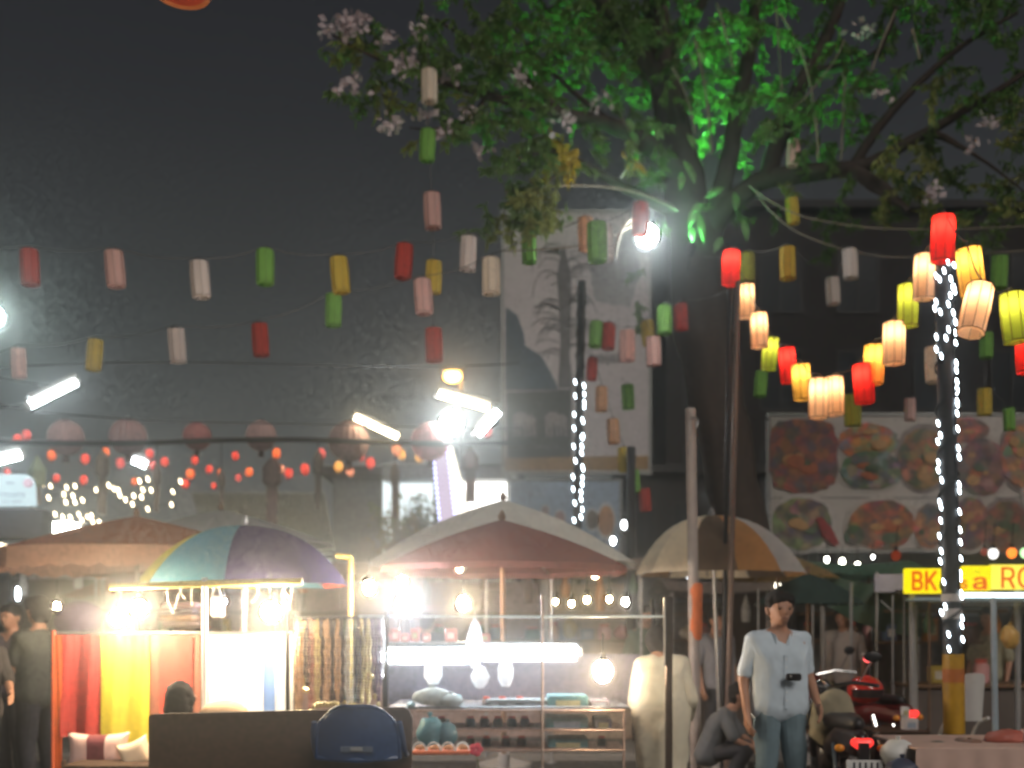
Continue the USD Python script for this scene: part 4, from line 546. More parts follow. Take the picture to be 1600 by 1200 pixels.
figure('crouching person in grey top at the foot of the walking man', G(1122, 9.3), 70, .84, M('grey_top', (.10, .105, .11), .85), DK, dict(head=(0, -.22, 1.0), neck=(0, -.12, .88), shL=(-.16, -.08, .82), shR=(.16, -.08, .82), elL=(-.22, -.2, .58), elR=(.22, -.2, .58), wrL=(-.1, -.36, .5), wrR=(.1, -.36, .5), chest=(0, -.02, .72), waist=(0, .06, .54), hipL=(-.09, .1, .42), hipR=(.09, .1, .42), knL=(-.13, -.28, .48), knR=(.13, -.28, .48), anL=(-.12, -.08, .08), anR=(.12, -.08, .08)))
# ---------------------------------------------------------------- left fabric stall
d = 8.2; st = T('fabric_stall', 'stall frame of white posts and a yellow bamboo bar holding the bright cloths', 'stall', G(280, d))
A, B = P(172, 917, 7.72), P(472, 909, 7.72); st.part('bamboo_bar', tube([A, A * .5 + B * .5 + [0, 0, .004], B], .026, 10), M('bamboo_yellow', (.62, .47, .14), .45, var=.2, stretch=(6, 1, 1)))
st.part('post', tube([G(320, 7.72), P(320, 903, 7.72)], .022, 10), WHITEP); st.part('post', tube([G(84, d), P(84, 985, d)], .02, 10), M('red_post', (.5, .1, .04), .5)); st.part('post', tube([G(449, d), P(449, 960, d)], .014, 10), BLACK); st.part('cloth_rail', tube([P(78, 989, d), P(462, 989, d)], .012, 8), STEEL)
st.part('shelf', pbox(80, 952, 320, 956, d + .9, .25), WOOD); 
for k in range(9):
    x = R.uniform(200, 466); a = P(x, 912, 7.87); st.part('string', tube(spline([a, a + [R.uniform(-.03, .03), -.01, -.06], a + [R.uniform(-.05, .05), -.02, -R.uniform(.1, .22)]], 6), .0035, 4), M('white_string', (.75, .72, .62), .7))
def hang(label, x0, x1, y0, y1, d, m, wav=.03, catg='cloth'):
    a, c = P(x0, y0, d), P(x1, y1, d); n = max(8, int((x1 - x0) / 4)); ph = R.uniform(0, 6)
    f = lambda u, v: np.stack([a[0] + (c[0] - a[0]) * u, d + wav * np.sin(u * (x1 - x0) / 7 + ph + v * .6) * (.4 + .6 * v) + .3 * wav * np.sin(u * 31 + v * 5), a[2] + (c[2] - a[2]) * v], -1)
    t = T('hanging_cloth', label, catg, [(a[0] + c[0]) / 2, d, c[2]], None); m0 = sheet(f, n, 14); m1 = m0.copy(); m1.vertices = m1.vertices + [0, .008, 0]; m1.invert(); t.part('cloth', cat([m0, m1]), m); t.part('hem', tube([f(np.array(u), np.array(1.)) for u in np.linspace(0, 1, n)], .007, 5), m); return t
SAT = lambda nm, c, ro=.42: M(nm, c, ro, var=.25, scale=5, transl=.12, spec=.5, bump=.1)
hang('narrow orange red cloth at the left end of the fabric stall', 80, 97, 992, 1215, d - .02, SAT('cloth_orange', (.62, .12, .03)), .01)
hang('dark red satin cloth between the orange edge and the yellow cloth', 97, 159, 992, 1150, d, SAT('cloth_maroon', (.34, .035, .03), .3), .03)
hang('plain yellow cloth hanging in the fabric stall', 157, 233, 992, 1165, d - .03, SAT('cloth_yellow', (.52, .44, .04)), .012)
hc = hang('brown bordered red velvet cloth behind the seated head', 231, 313, 992, 1210, d, SAT('cloth_brown', (.30, .11, .07), .7), .012); a, c = P(249, 994, d - .03), P(300, 1205, d - .03); hc.part('centre', sheet(lambda u, v: np.stack([a[0] + (c[0] - a[0]) * u, d - .028 + .006 * np.sin(u * 9), a[2] + (c[2] - a[2]) * v], -1), 8, 8), SAT('cloth_red', (.52, .055, .035), .7))
hang('brilliant white cloth right under the bulb of the fabric stall', 326, 411, 992, 1210, d - .02, SAT('cloth_white', (.86, .83, .76), .7), .008)
hang('blue edge cloth beside the white one', 410, 429, 992, 1210, d, SAT('cloth_blue', (.16, .28, .58), .6), .006); hang('pale blue white cloth next to the black post', 428, 446, 992, 1210, d + .01, SAT('cloth_pale', (.62, .66, .72), .6), .006); hang('slim off white cloth between the black post and the beads', 452, 462, 992, 1210, d + .02, SAT('cloth_off', (.7, .68, .66), .6), .004)
tb = T('display_table', 'low dark table edge carrying the cushions', 'table', G(160, 7.8)); tb.part('top', pbox(96, 1196, 240, 1206, 7.5, .75, .008), DARKW)
for x in (100, 236):
    for dd in (7.55, 8.15): tb.part('leg', tube([G(x, dd), P(x, 1206, 7.5) * [0, 0, 1] + G(x, dd)], .02, 8), DARKW)
def pillow(label, px, py, d, w, h, m, band=None, tilt=0):
    c = P(px, py, d); t = T('cushion', label, 'cushion', c); n = 15
    def f(sgn, pinch=0.0):
        def g(u, v):
            x = (u - .5) * 2; y = (v - .5) * 2; ed = np.sqrt(np.clip((1 - x ** 4) * (1 - y ** 4), 0, 1)); y2 = y * (1 - .18 * (1 - x * x)); x2 = x * (1 - .10 * (1 - y * y)); p = np.stack([x2 * w / 2, sgn * .07 * ed, y2 * h / 2], -1); return p
        return g
    m0 = sheet(f(-1), n, n); m1 = sheet(f(1), n, n); m1.invert(); b = cat([m0, m1]); rm = trimesh.transformations.rotation_matrix(tilt, [0, 1, 0]); b.apply_transform(rm); b.apply_translation(c); t.part('cover', b, m)
    if band: bb = sheet(lambda u, v: f(-1)(.36 + .30 * u, v) + np.array([0, -.006, 0]), 8, n); bb.apply_transform(rm); bb.apply_translation(c); t.part('band', bb, band)
    return t
pillow('pale pink bow shaped cushion with sparkling maroon band', 154, 1172, 7.9, .46, .27, M('pink_satin', (.78, .52, .46), .35, transl=.1, var=.08), M('maroon_sequin', (.22, .07, .08), .3, .3, var=.7, scale=90))
pillow('cream cushion with red piping leaning beside the pink one', 212, 1178, 7.8, .24, .22, M('cream_satin', (.80, .66, .48), .35, var=.08), None, -.35)
HOT = E('bulb_hot', (1, .80, .54), 330); HOT2 = E('bulb_hot_small', (1, .76, .48), 260); CFL = E('bulb_cold', (.88, .86, 1), 230)
lamp_ball('light_bulb', 'glaring bulb leftmost over the yellow cloth', P(186, 966, 7.75), .085, HOT); lamp_ball('light_bulb', 'glaring bulb just under the bamboo bar, right of the leftmost bulb', P(217, 950, 7.8), .085, HOT); lamp_ball('light_bulb', 'glaring bulb over the white and blue cloths', P(423, 956, 7.75), .10, HOT)
lamp_ball('light_bulb', 'small white bulb behind the white post of the fabric stall', P(347, 940, 8.9), .05, CFL); lamp_ball('light_bulb', 'small warm bulb above the left shoppers', P(89, 948, 9.6), .05, HOT2, None, (.7, 1, 1.4)); lamp_ball('light_bulb', 'long cold bulb high over the left shoppers', P(28, 927, 13), .06, E('cold_soft', (.8, .92, 1), 20), None, (.6, 1, 2.2))
bg = T('plastic_bag', 'white paper bag hanging behind the white post under the bamboo bar', 'bag', P(337, 945, 8.0)); bg.part('bag', pbox(328, 932, 350, 964, 8.0, .05, .015), M('bag_white', (.85, .82, .76), .6, transl=.4)); bg.part('handle', tube(spline([P(331, 932, 8.0), P(338, 916, 8.0), P(346, 932, 8.0)], 8), .003, 4), WHITEP)
hh = T('cushion', 'tan rounded cushion lying behind the brown board', 'cushion', P(350, 1110, 7.6)); hh.part('cover', ball(P(350, 1116, 7.6), .17, 3, (1, .8, .55)), M('tan_cushion', (.50, .34, .22), .8))
dk = T('fabric_pile', 'dark purple bundle of cloth on the shelf beside the leftmost bulb', 'cloth bundle', P(125, 965, 9)); m = ball(P(122, 968, 9), .20, 3, (1, .7, .75)); m.vertices += m.vertex_normals * ((meshkit.fbm(m.vertices * 7, 3) - .5) * .08)[:, None]; dk.part('cloth', m, M('purple_cloth', (.10, .06, .12), .8))
dk = T('fabric_pile', 'dark brown folded cloths on the shelf left of the white post', 'cloth bundle', P(280, 975, 9)); 
for k in range(4): dk.part('fold', cbox(P(282, 976 - k * 10, 9) + [R.uniform(-.02, .02), 0, 0], (.30, .2, .05), .02, R.uniform(-.1, .1)), M('brown_fold_%d' % k, [(.12, .08, .06), (.20, .12, .07), (.08, .06, .06), (.15, .09, .09)][k], .85))
# strings of beads
rk = T('bead_rack', 'black rack bar from which the bead strings hang', 'rack', G(530, 8.0)); rk.part('bar', tube([P(458, 967, 8.0), P(604, 964, 8.0)], .012, 8), BLACK)
for x in (461, 601): rk.part('post', tube([G(x, 8.03), P(x, 958, 8.03)], .014, 8), BLACK)
BM = {'copper': M('bead_copper', (.75, .46, .28), .3, .8, var=.4, scale=60), 'gold': M('bead_gold', (.85, .66, .34), .3, .9, var=.3, scale=60), 'silver': M('bead_silver', (.85, .86, .86), .3, .9, var=.3, scale=60), 'dark': M('bead_dark', (.05, .045, .05), .2, .3), 'rose': M('bead_rose', (.45, .20, .16), .3, .4), 'green': M('bead_green', (.06, .12, .10), .25, .2), 'violet': M('bead_violet', (.10, .06, .11), .25, .2)}
cols = ['copper', 'copper', 'gold', 'dark', 'rose', 'copper', 'gold', 'dark', 'copper', 'copper', 'dark', 'dark', 'copper', 'dark', 'green', 'silver', 'silver', 'green', 'dark', 'gold', 'dark', 'gold', 'violet', 'dark', 'violet', 'silver']
oct_ = trimesh.creation.icosphere(0, 1.0)
cc = {}
for k, cn_ in enumerate(cols):
    x = 464 + k * 5.3; L = R.choice([.62, .66, .60, .5]) if k < 14 else R.choice([.55, .62, .4, .6]); d2 = 7.92 + .05 * (k % 3); c = P(x, 966, d2); cc[cn_] = cc.get(cn_, 0) + 1
    t = T('bead_string', f'string of shiny {cn_} beads on the rack, {ordn[cc[cn_] - 1]} of its colour from the left', 'bead string', c, 'strings of beads on the black rack'); n = int(L / .021); v, f = [], []
    for sx in (-.013, .013):
        for j in range(n):
            s = j / n; o = c + [sx * min(1, 4 * s, 4 * (1 - s) + .15) + .003 * math.sin(j), .008 * math.sin(j * 2.1), -.012 - L * s]; rr_ = .0085 + .002 * ((j * 7) % 3 == 0); f.append(oct_.faces + len(v) * 12); v.append(oct_.vertices * rr_ * 1.25 + o)
    t.part('beads', trimesh.Trimesh(np.vstack(v), np.vstack(f), process=False), BM[cn_], smooth=False); t.part('pendant', lathe([(0, .03), (.016, .01), (.012, -.015), (0, -.02)][::-1], 6, c - [0, 0, L + .03]), BM['gold' if cn_ != 'silver' else 'silver'])
# brown board and blue plastic chair
wb = T('wooden_bench', 'dark brown bench back with one rounded corner in the foreground', 'bench', G(440, 6.7)); wb.part('backrest', flat([(236, 1260), (236, 1119), (241, 1115), (480, 1109), (632, 1104), (641, 1110), (645, 1122), (643, 1260)], 6.7, .045), DARKW); 
wb.part('seat', pbox(238, 1268, 642, 1276, 6.72, .42, .01), DARKW)
for x in (250, 630):
    for dd in (6.72, 7.1): wb.part('leg', box([G(x, dd)[0] - .025, dd, 0], [G(x, dd)[0] + .025, dd + .05, P(0, 1277, 6.72)[2]], .004), DARKW)
BP = M('blue_plastic', (.015, .05, .14), .32, var=.08); d = 6.3; pc = T('plastic_chair', 'blue plastic armchair seen from behind before the brown bench', 'chair', G(554, d)); s = d / F
def back(u, v):   # curved backrest shell
    x = (u - .5) * 2; hw = (66 - 6 * v ** 6 * 3 + 3 * (1 - v)) * s; z0, z1 = P(0, 1190, d)[2], P(0, 1104, d)[2]; top = z1 - .055 * np.abs(x) ** 4; return np.stack([P(554, 0, d)[0] + x * hw * .97, d + .10 * x ** 2 + .05 * (1 - v), z0 + (top - z0) * v], -1)
m0 = sheet(back, 19, 12); m1 = m0.copy(); m1.vertices = m1.vertices + [0, .014, 0]; m0.invert(); pc.part('backrest', cat([m0, m1]), BP); pc.part('rim', tube([back(np.array(0.), np.array(v)) for v in np.linspace(0, .96, 9)] + [back(np.array(u), np.array(1.)) for u in np.linspace(0.03, .97, 17)] + [back(np.array(1.), np.array(v)) for v in np.linspace(.96, 0, 9)], .012, 8), BP)
zc = P(0, 1172, d)[2]; pc.part('label_band', cbox([P(556, 0, d)[0], d - .006 + .05 * .8, zc], (.19, .008, .035), .003), M('blue_grey_band', (.08, .11, .16), .4)); pc.part('sticker', cbox([P(556, 0, d)[0], d + .02, zc + .003], (.07, .008, .022), .002), M('sticker_grey', (.26, .27, .27), .5))
pc.part('seat', box([P(492, 0, d)[0], d + .03, .42], [P(616, 0, d)[0], d + .46, .445], .012), BP)
for sx, x in ((-1, 487), (1, 621)):
    xx = P(x, 0, d)[0]; pc.part('arm', tube(spline([[xx, d + .09, P(0, 1130, d)[2]], [xx + sx * .012, d + .12, P(0, 1150, d)[2]], [xx + sx * .02, d + .25, .66], [xx + sx * .015, d + .44, .62], [xx, d + .46, .43]], 14), .018, 8), BP)
    for dd in (.05, .42): pc.part('leg', tube([[xx - sx * .03, d + dd, .43], [xx + sx * .01, d + dd + (.03 if dd > .2 else -.03), 0]], [.024, .017], 8), BP)
pc.part('back_slat', tube([back(np.array(.03), np.array(.02)), back(np.array(.5), np.array(0.0)), back(np.array(.97), np.array(.02))], .016, 8), BP)
# ---------------------------------------------------------------- glass stall in the middle
d = 7.65; gs = T('glass_stall', 'glass fronted food stall with shelves and a dark corner post', 'stall', G(825, 8)); GL = usdkit.material(stage, '/World/Looks/clear_pane', {"f": ("fresnel", {"IOR": 1.35}), "t": ("transparent_bsdf", {"color": (.95, .96, .96)}), "g": ("glossy_bsdf", {"color": (.9, .9, .9), "roughness": .06}), "m": ("mix_closure", {})}, [("f.fac", "m.fac"), ("t.BSDF", "m.closure1"), ("g.BSDF", "m.closure2")], surface="m.closure")
GD = 1.0; ALU = M('aluminium', (.55, .55, .55), .3, .9)
gs.part('corner_post', box(G(1040, d) + [0, 0, 0], G(1051, d) * [1, 1, 0] + [0, .04, P(0, 932, d)[2]], .006), M('corner_post', (.05, .035, .03), .35, .4)); gs.part('post_edge', box(G(1038, d) + [-.004, -.006, P(0, 1040, d)[2]], G(1040, d) * [1, 1, 0] + [-.002, .02, P(0, 935, d)[2]]), M('post_edge', (.7, .68, .62), .3, .6))
gs.part('post', tube([G(848, d), P(847, 930, d)], .009, 8), M('thin_post', (.42, .34, .30), .4, .4)); gs.part('post', tube([G(604, d), P(604, 955, d)], .012, 8), BLACK); gs.part('post', tube([G(1046, d + GD), P(1046, 930, d) * [1, 0, 1] + [0, d + GD, 0]], .014, 8), BLACK); gs.part('post', tube([G(604, d + GD), P(604, 930, d) * [1, 0, 1] + [0, d + GD, 0]], .014, 8), BLACK)
gs.part('top_glass', box(P(560, 965, d) * [1, 1, 1] + [0, .0, 0], P(1040, 961, d) + [0, .35, 0], .003), M('glass_edge', (.66, .76, .78), .12, .1)); gs.part('front_pane', pbox(608, 967, 845, 1106, d + .01, .006), GL, smooth=False); gs.part('front_pane', pbox(851, 967, 1037, 1106, d + .01, .006), GL, smooth=False)
for y in (1109, 1140, 1171): gs.part('shelf', pbox(650, y, 978, y + 3.2, d, .55, .004), M('shelf_tan', (.42, .30, .25), .4, .2))
gs.part('upper_shelf', pbox(600, 1003, 850, 1008, d + .75, .22, .004), STEEL); gs.part('back_board', pbox(606, 1022, 1000, 1100, d + .98, .02), M('back_board', (.24, .23, .30), .6, var=.25, scale=3)); gs.part('shelf_post', tube([G(975, d + .01), P(975, 1108, d + .01)], .009, 6), M('shelf_tan', (.42, .3, .25)))
gs.part('counter', pbox(606, 1104, 984, 1108, d + .05, .9, .006), M('counter_steel', (.34, .34, .36), .3, .8)); gs.part('bright_tray', box(P(760, 1092, d + .2), P(945, 1102, d + .2) + [0, .25, .012], .006), M('tray_steel', (.75, .77, .78), .18, .9))
def tubeL(lab, x0, x1, y0, y1, dd): 
    t = T('fluorescent_lamp', lab, 'lamp', P((x0 + x1) / 2, y0, dd)); a, b = P(x0, y0, dd), P(x1, y1, dd); t.part('tube', tube([a, b], .034, 12), E('stall_tube', (.88, .94, 1), 40)); t.part('batten', box([a[0], dd + .05, a[2] - .065], [b[0], dd + .09, a[2] + .075], .01), M('batten_white', (.85, .86, .88), .5))
    for q, sg in ((a, -1), (b, 1)): t.part('end_cap', tube([q + [sg * .002, 0, 0], q + [sg * .03, 0, 0]], .037, 10), WHITEP)
tubeL('left of the two white tube lamps inside the glass stall', 597, 741, 1026, 1023, d + .42); tubeL('right of the two white tube lamps inside the glass stall', 752, 903, 1021, 1018, d + .42)
lamp_ball('light_bulb', 'big glaring warm bulb at the right end of the tube lamps', P(942, 1049, d - .04), .10, E('bulb_big', (1, .72, .46), 110), None, (1, 1, 1.2))
for px, py, dd, r, m, lab in [(577, 918, 9.2, .075, HOT2, 'warm glaring bulb right of the bead rack under the umbrella edge'), (633, 945, 8.8, .11, CFL, 'large cold white bulb over the left end of the glass stall'), (629, 908, 9.8, .06, HOT2, 'small warm bulb right above the large cold white one'), (724, 943, 9.0, .075, HOT2, 'warm bulb over the middle of the glass stall'), (718, 888, 10.5, .05, E('bulb_soft', (1, .75, .5), 14), 'faint warm bulb under the maroon umbrella'), (868, 940, 9.5, .034, E('bulb_yellow', (1, .76, .38), 60), 'first from the left of the yellow bulbs right of the maroon umbrella pole'), (893, 943, 9.5, .038, E('bulb_yellow', (1, .76, .38), 60), 'second from the left of the yellow bulbs behind the glass edge'), (917, 937, 9.5, .040, E('bulb_yellow', (1, .76, .38), 60), 'third from the left of the yellow bulbs behind the glass edge'), (952, 936, 9.5, .038, E('bulb_yellow', (1, .76, .38), 60), 'fourth from the left of the yellow bulbs behind the glass edge'), (977, 940, 9.5, .045, E('bulb_white2', (1, .97, .92), 80), 'white bulb rightmost of the bulb row behind the glass edge'), (823, 889, 11, .04, E('bulb_red', (1, .12, .14), 14), 'small red bulb under the maroon umbrella rim'), (930, 897, 12.5, .07, E('bulb_soft', (1, .75, .5), 14), 'square warm lamp under the right rim of the maroon umbrella')]:
    lamp_ball('light_bulb', lab, P(px, py, dd), r, m, None, (1, 1, 1.25))
for px, y0, y1, w, lab in [(677, 1022, 1070, 15, 'left white plastic bag hanging under the stall tubes'), (742, 968, 1046, 13, 'upper long plastic bag bundle between the two stall tubes'), (750, 1040, 1076, 15, 'lower plastic bag hanging between the two stall tubes'), (790, 1022, 1074, 13, 'right white plastic bag hanging under the stall tubes')]:
    c = P(px, y0, d + .30); t = T('plastic_bag', lab, 'bag', c); H_ = (y1 - y0) * d / F; w2 = w * d / F; m = lathe([(.006, 0), (w2 * .55, -H_ * .1), (w2, -H_ * .45), (w2 * .9, -H_ * .75), (w2 * .5, -H_), (0, -H_ * 1.0)][::-1], 14, c); m.vertices += (NR.rand(len(m.vertices), 3) - .5) * .014; t.part('bag', m, M('bag_clear', (.88, .88, .90), .35, transl=.4, var=.06)); t.part('tie', tube([c + [0, 0, .06], c], .005, 5), WHITEP)
# goods on the shelves
def good(name, label, catg, px, py, dd, w, h, col, dep=None, group=None, b=.01, shape='box', m=None, lid=None):
    """a small ware standing with its bottom centre at a pixel; w and h in photograph pixels"""
    c = P(px, py, dd); s = dd / F; W_, H_ = w * s, h * s; D_ = dep or W_ * .7; t = T(name, label, catg, c, group); m = m or M('ware_%02d_%02d_%02d' % tuple(int(99 * q) for q in col), col, .45, var=.15)
    if shape == 'box': t.part('carton', box(c + [-W_ / 2, -D_ / 2, 0], c + [W_ / 2, D_ / 2, H_], b), m); t.part('label', box(c + [-W_ * .3, -D_ / 2 - .004, H_ * .25], c + [W_ * .3, -D_ / 2 - .0005, H_ * .7]), M('ware_label_%d' % (int(px) % 3), [(.6, .55, .5), (.4, .36, .2), (.25, .3, .36)][int(px) % 3], .5))
    elif shape == 'jar': t.part('jar', lathe([(0, 0), (W_ * .45, 0), (W_ * .5, H_ * .1), (W_ * .5, H_ * .7), (W_ * .34, H_ * .85), (0, H_ * .85)], 12, c), m); t.part('lid', lathe([(W_ * .37, H_ * .84), (W_ * .37, H_), (0, H_)], 12, c), M('jar_lid', (.5, .08, .06), .4))
    elif shape == 'bag': q = ball(c + [0, 0, H_ / 2], 1, 2, (W_ / 2, D_ / 2, H_ / 2)); q.vertices += q.vertex_normals * ((meshkit.fbm(q.vertices * 12 + px, 3) - .5) * W_ * .3)[:, None]; t.part('sack', q, m); t.part('knot', lathe([(W_ * .05, 0), (W_ * .1, H_ * .14), (0, H_ * .16)], 8, c + [0, 0, H_ * .96]), m)
    return t
pk = [605, 618, 633, 649, 666, 705, 757]
for k, x in enumerate(pk): good('food_packet', f'pink packet on the upper shelf of the glass stall, {ordn[k]} from the left', 'packet', x, 1003, d + .82, 13 if k < 5 else 18, 13 + (k % 2) * 8, (.60, .22, .20), .1, 'pink packets on the upper shelf')
tl = [(886, 1109, 62, 24), (700, 1109, 40, 22), (884, 1140, 66, 22), (886, 1171, 62, 20), (935, 1109, 30, 18), (940, 1140, 26, 20)]
for k, (x, y, w_, h_) in enumerate(tl): good('food_box', ['wide teal box on the lowest of the upper shelves beside the thin post', 'teal box on the top shelf left of the thin post', 'wide teal box on the middle shelf right of the thin post', 'wide teal box on the bottom shelf right of the thin post', 'grey violet box on the top shelf at its right end', 'grey violet box on the middle shelf at its right end'][k].replace('lowest of the upper shelves', 'top shelf'), 'box', x, y, d + .28, w_, h_, (.07, .18, .20) if k < 4 else (.18, .16, .20), .3)
for k, (x, y) in enumerate([(672, 1140), (690, 1140), (735, 1140), (757, 1140), (778, 1140), (800, 1140), (820, 1140), (735, 1171), (760, 1171), (790, 1171), (815, 1171), (940, 1171), (760, 1109), (785, 1109), (812, 1109)]):
    good('preserve_jar', f'dark glass preserve jar on the {["top", "middle", "bottom"][(y - 1109) // 31]} stall shelf, {ordn[[q for q, (xx, yy) in enumerate(sorted(z for z in [(672, 1140), (690, 1140), (735, 1140), (757, 1140), (778, 1140), (800, 1140), (820, 1140), (735, 1171), (760, 1171), (790, 1171), (815, 1171), (940, 1171), (760, 1109), (785, 1109), (812, 1109)] if z[1] == y)) if xx == x][0]]} jar from the left', 'jar', x, y, d + .25, 14, 21, [(.08, .05, .05), (.12, .09, .06), (.05, .06, .07)][k % 3], group='preserve jars on the stall shelves', shape='jar')
for k, (x, y, w_, h_, c, lab) in enumerate([(675, 1104, 60, 30, (.36, .38, .36), 'crumpled pale plastic sack on the left end of the stall counter'), (705, 1105, 42, 22, (.30, .32, .31), 'smaller grey plastic sack beside the crumpled pale one'), (642, 1106, 14, 10, (.10, .20, .22), 'small teal tub before the crumpled pale sack'), (672, 1168, 44, 50, (.07, .20, .25), 'teal blue sack standing under the stall counter'), (700, 1168, 30, 40, (.06, .15, .19), 'darker teal sack beside the teal blue one')]): good('goods_sack' if k != 2 else 'tub', lab, 'sack' if k != 2 else 'tub', x, y, d + .1 if k < 3 else d - .12, w_, h_, c, .14, shape='bag')
tr2 = T('snack_tray', 'orange tray with clear arched lids beside the brown bench', 'tray', P(692, 1178, 7.1)); tr2.part('tray', box(P(643, 1180, 7.1), P(735, 1173, 7.1) + [0, .25, 0], .01), M('tray_orange', (.62, .16, .06), .4))
for k in range(4): x = 655 + k * 22.5; q = P(x, 1173, 7.1); tr2.part('lid', tube([q + [math.cos(a) * .044, 0, math.sin(a) * .055] for a in np.linspace(0, math.pi, 9)], .005, 5), M('lid_edge', (.8, .78, .74), .2)); tr2.part('snack', ball(q + [0, .09, .008], .035, 1, (1, 1, .7)), M('snack_brown', (.40, .20, .09), .6))
fl = T('artificial_flower', 'pink red flower at the end of the orange tray', 'flower', P(744, 1178, 7.05)); fl.part('petals', cat([ball(P(744 + 6 * math.cos(a), 1171 + 6 * math.sin(a), 7.05), .022, 1, (1, .5, 1)) for a in np.linspace(0, 6.28, 6)[:-1]]), M('petal', (.65, .06, .10), .5)); fl.part('stem', tube([P(744, 1173, 7.05), P(748, 1200, 7.05), G(748, 7.05)], .005, 5), M('stem', (.1, .12, .04)))
# ---------------------------------------------------------------- back row of stalls, clutter under the umbrellas
def back_stall(label, x0, x1, ytop, d, canopy_col, counter_col, nshelf=1):
    a, c = P(x0, ytop, d), P(x1, ytop, d); t = T('market_stall', label, 'stall', G((x0 + x1) / 2, d)); cm = M('stall_counter_%d' % int(x0 + 500), counter_col, .7, var=.25)
    for x in (a[0], c[0]):
        for dd in (0, 1.3): t.part('post', tube([[x, d + dd, 0], [x, d + dd, a[2]]], .025, 6), GREYP)
    t.part('counter', box([a[0] + .03, d + .05, .1], [c[0] - .03, d + .7, .8], .01), cm); t.part('counter_top', box([a[0], d, .803], [c[0], d + .75, .84], .01), WOOD); t.part('back_wall', box([a[0] + .03, d + 1.28, .1], [c[0] - .03, d + 1.30, a[2] - .1]), M('stall_wall_%d' % int(x0 + 500), tuple(np.array(counter_col) * .8 + .04), .8, var=.4, scale=3))
    for k in range(nshelf): t.part('shelf', box([a[0], d + .95, 1.25 + .35 * k], [c[0], d + 1.27, 1.28 + .35 * k]), WOOD)
    if canopy_col: t.part('canopy', sheet(lambda u, v: np.stack([a[0] - .1 + (c[0] - a[0] + .2) * u, d - .3 + 1.8 * v, a[2] + .18 * np.sin(np.pi * v) - .05 * np.sin(np.pi * u) + .02], -1), 12, 8), M('stall_canopy_%d' % int(x0 + 500), canopy_col, .8, transl=.25, var=.25))
    return t
ST = [('back stall with grey canopy behind the left shoppers', -60, 150, 885, 13.6, (.25, .27, .28), (.16, .12, .10)), ('back stall with rust canopy behind the fabric stall', 160, 430, 905, 12.2, (.26, .10, .06), (.30, .17, .12)), ('back stall with plain canopy behind the bead rack', 440, 620, 895, 12.8, (.20, .13, .10), (.36, .25, .20)), ('back stall with brown canopy behind the glass stall', 630, 850, 890, 13.2, (.18, .09, .07), (.38, .28, .25)), ('back stall with tan canopy behind the yellow bulbs', 855, 1000, 892, 13.0, (.26, .18, .13), (.38, .29, .22)), ('back stall with low tan canopy left of the walking man', 1050, 1200, 925, 13.4, (.15, .11, .09), (.10, .08, .07)), ('back stall with sagging green tarpaulin right of the walking man', 1285, 1425, 897, 13.0, (.05, .12, .08), (.08, .08, .075)), ('back stall with dark canopy under the yellow sign', 1430, 1640, 945, 11.2, (.08, .07, .07), (.10, .08, .07))]
for k, sdef in enumerate(ST): back_stall(*sdef, nshelf=2)
PAL = {'orange': (.42, .17, .05), 'cream': (.50, .44, .34), 'green': (.08, .15, .08), 'white': (.55, .55, .53), 'maroon': (.22, .05, .05), 'blue': (.08, .12, .20), 'brown': (.16, .09, .06), 'yellow': (.44, .32, .06), 'pink': (.45, .22, .22)}
rr = random.Random(5); seen = {}
def lab_once(s):
    seen[s] = seen.get(s, 0) + 1; return s if seen[s] == 1 else s + f', {ordn[seen[s] - 1]} such'
for k, (lb_, x0, x1, yt, d0, _, _) in enumerate(ST):
    short = lb_.replace('back stall with ', '').split(' behind')[0].split(' left of')[0].split(' right of')[0].split(' under')[0]
    a, c = P(x0, yt, d0), P(x1, yt, d0); n = max(4, int((c[0] - a[0]) / .22))
    for j in range(n):
        x = x0 + (x1 - x0) * (j + .5) / n; cn_ = rr.choice(list(PAL)); zz = rr.choice([.842, 1.282, 1.282]); dd = d0 + (.3 if zz < 1 else 1.1); shp = rr.choice(['box', 'jar', 'bag']); px = 800 + (a[0] + (c[0] - a[0]) * (j + .5) / n) * F / dd; py = HY - (zz - CZ) * F / dd
        good({'box': 'goods_carton', 'jar': 'goods_jar', 'bag': 'goods_bag'}[shp], f'{cn_} {dict(box="carton", jar="jar", bag="bag")[shp]} on the {"counter" if zz < 1 else "shelf"} under the {short}, {ordn[j]} from the left', {'box': 'carton', 'jar': 'jar', 'bag': 'bag'}[shp], px, py, dd, rr.uniform(.12, .2) * F / dd, rr.uniform(.14, .27) * F / dd, PAL[cn_], .14, 'wares on the back stalls', shape=shp)
    for j in range(3):   # things hung from the canopy front
        x = x0 + (x1 - x0) * (j + rr.uniform(.2, .8)) / 3; cn_ = rr.choice(['cream', 'white', 'brown', 'orange', 'green']); c0 = P(x, yt + 4, d0 - .05); L = rr.uniform(.2, .45); t = T('hanging_bag', f'{cn_} slim bag hung under the {short}, {ordn[j]} from the left', 'bag', c0, 'bags hung on the back stalls')
        t.part('bag', lathe([(.004, 0), (.03, -.08), (.06, -L * .6), (.05, -L), (0, -L)][::-1], 8, c0), M('hung_' + cn_, PAL[cn_], .4, transl=.3)); t.part('tie', tube([c0 + [0, 0, .05], c0], .004, 4), WIRE)
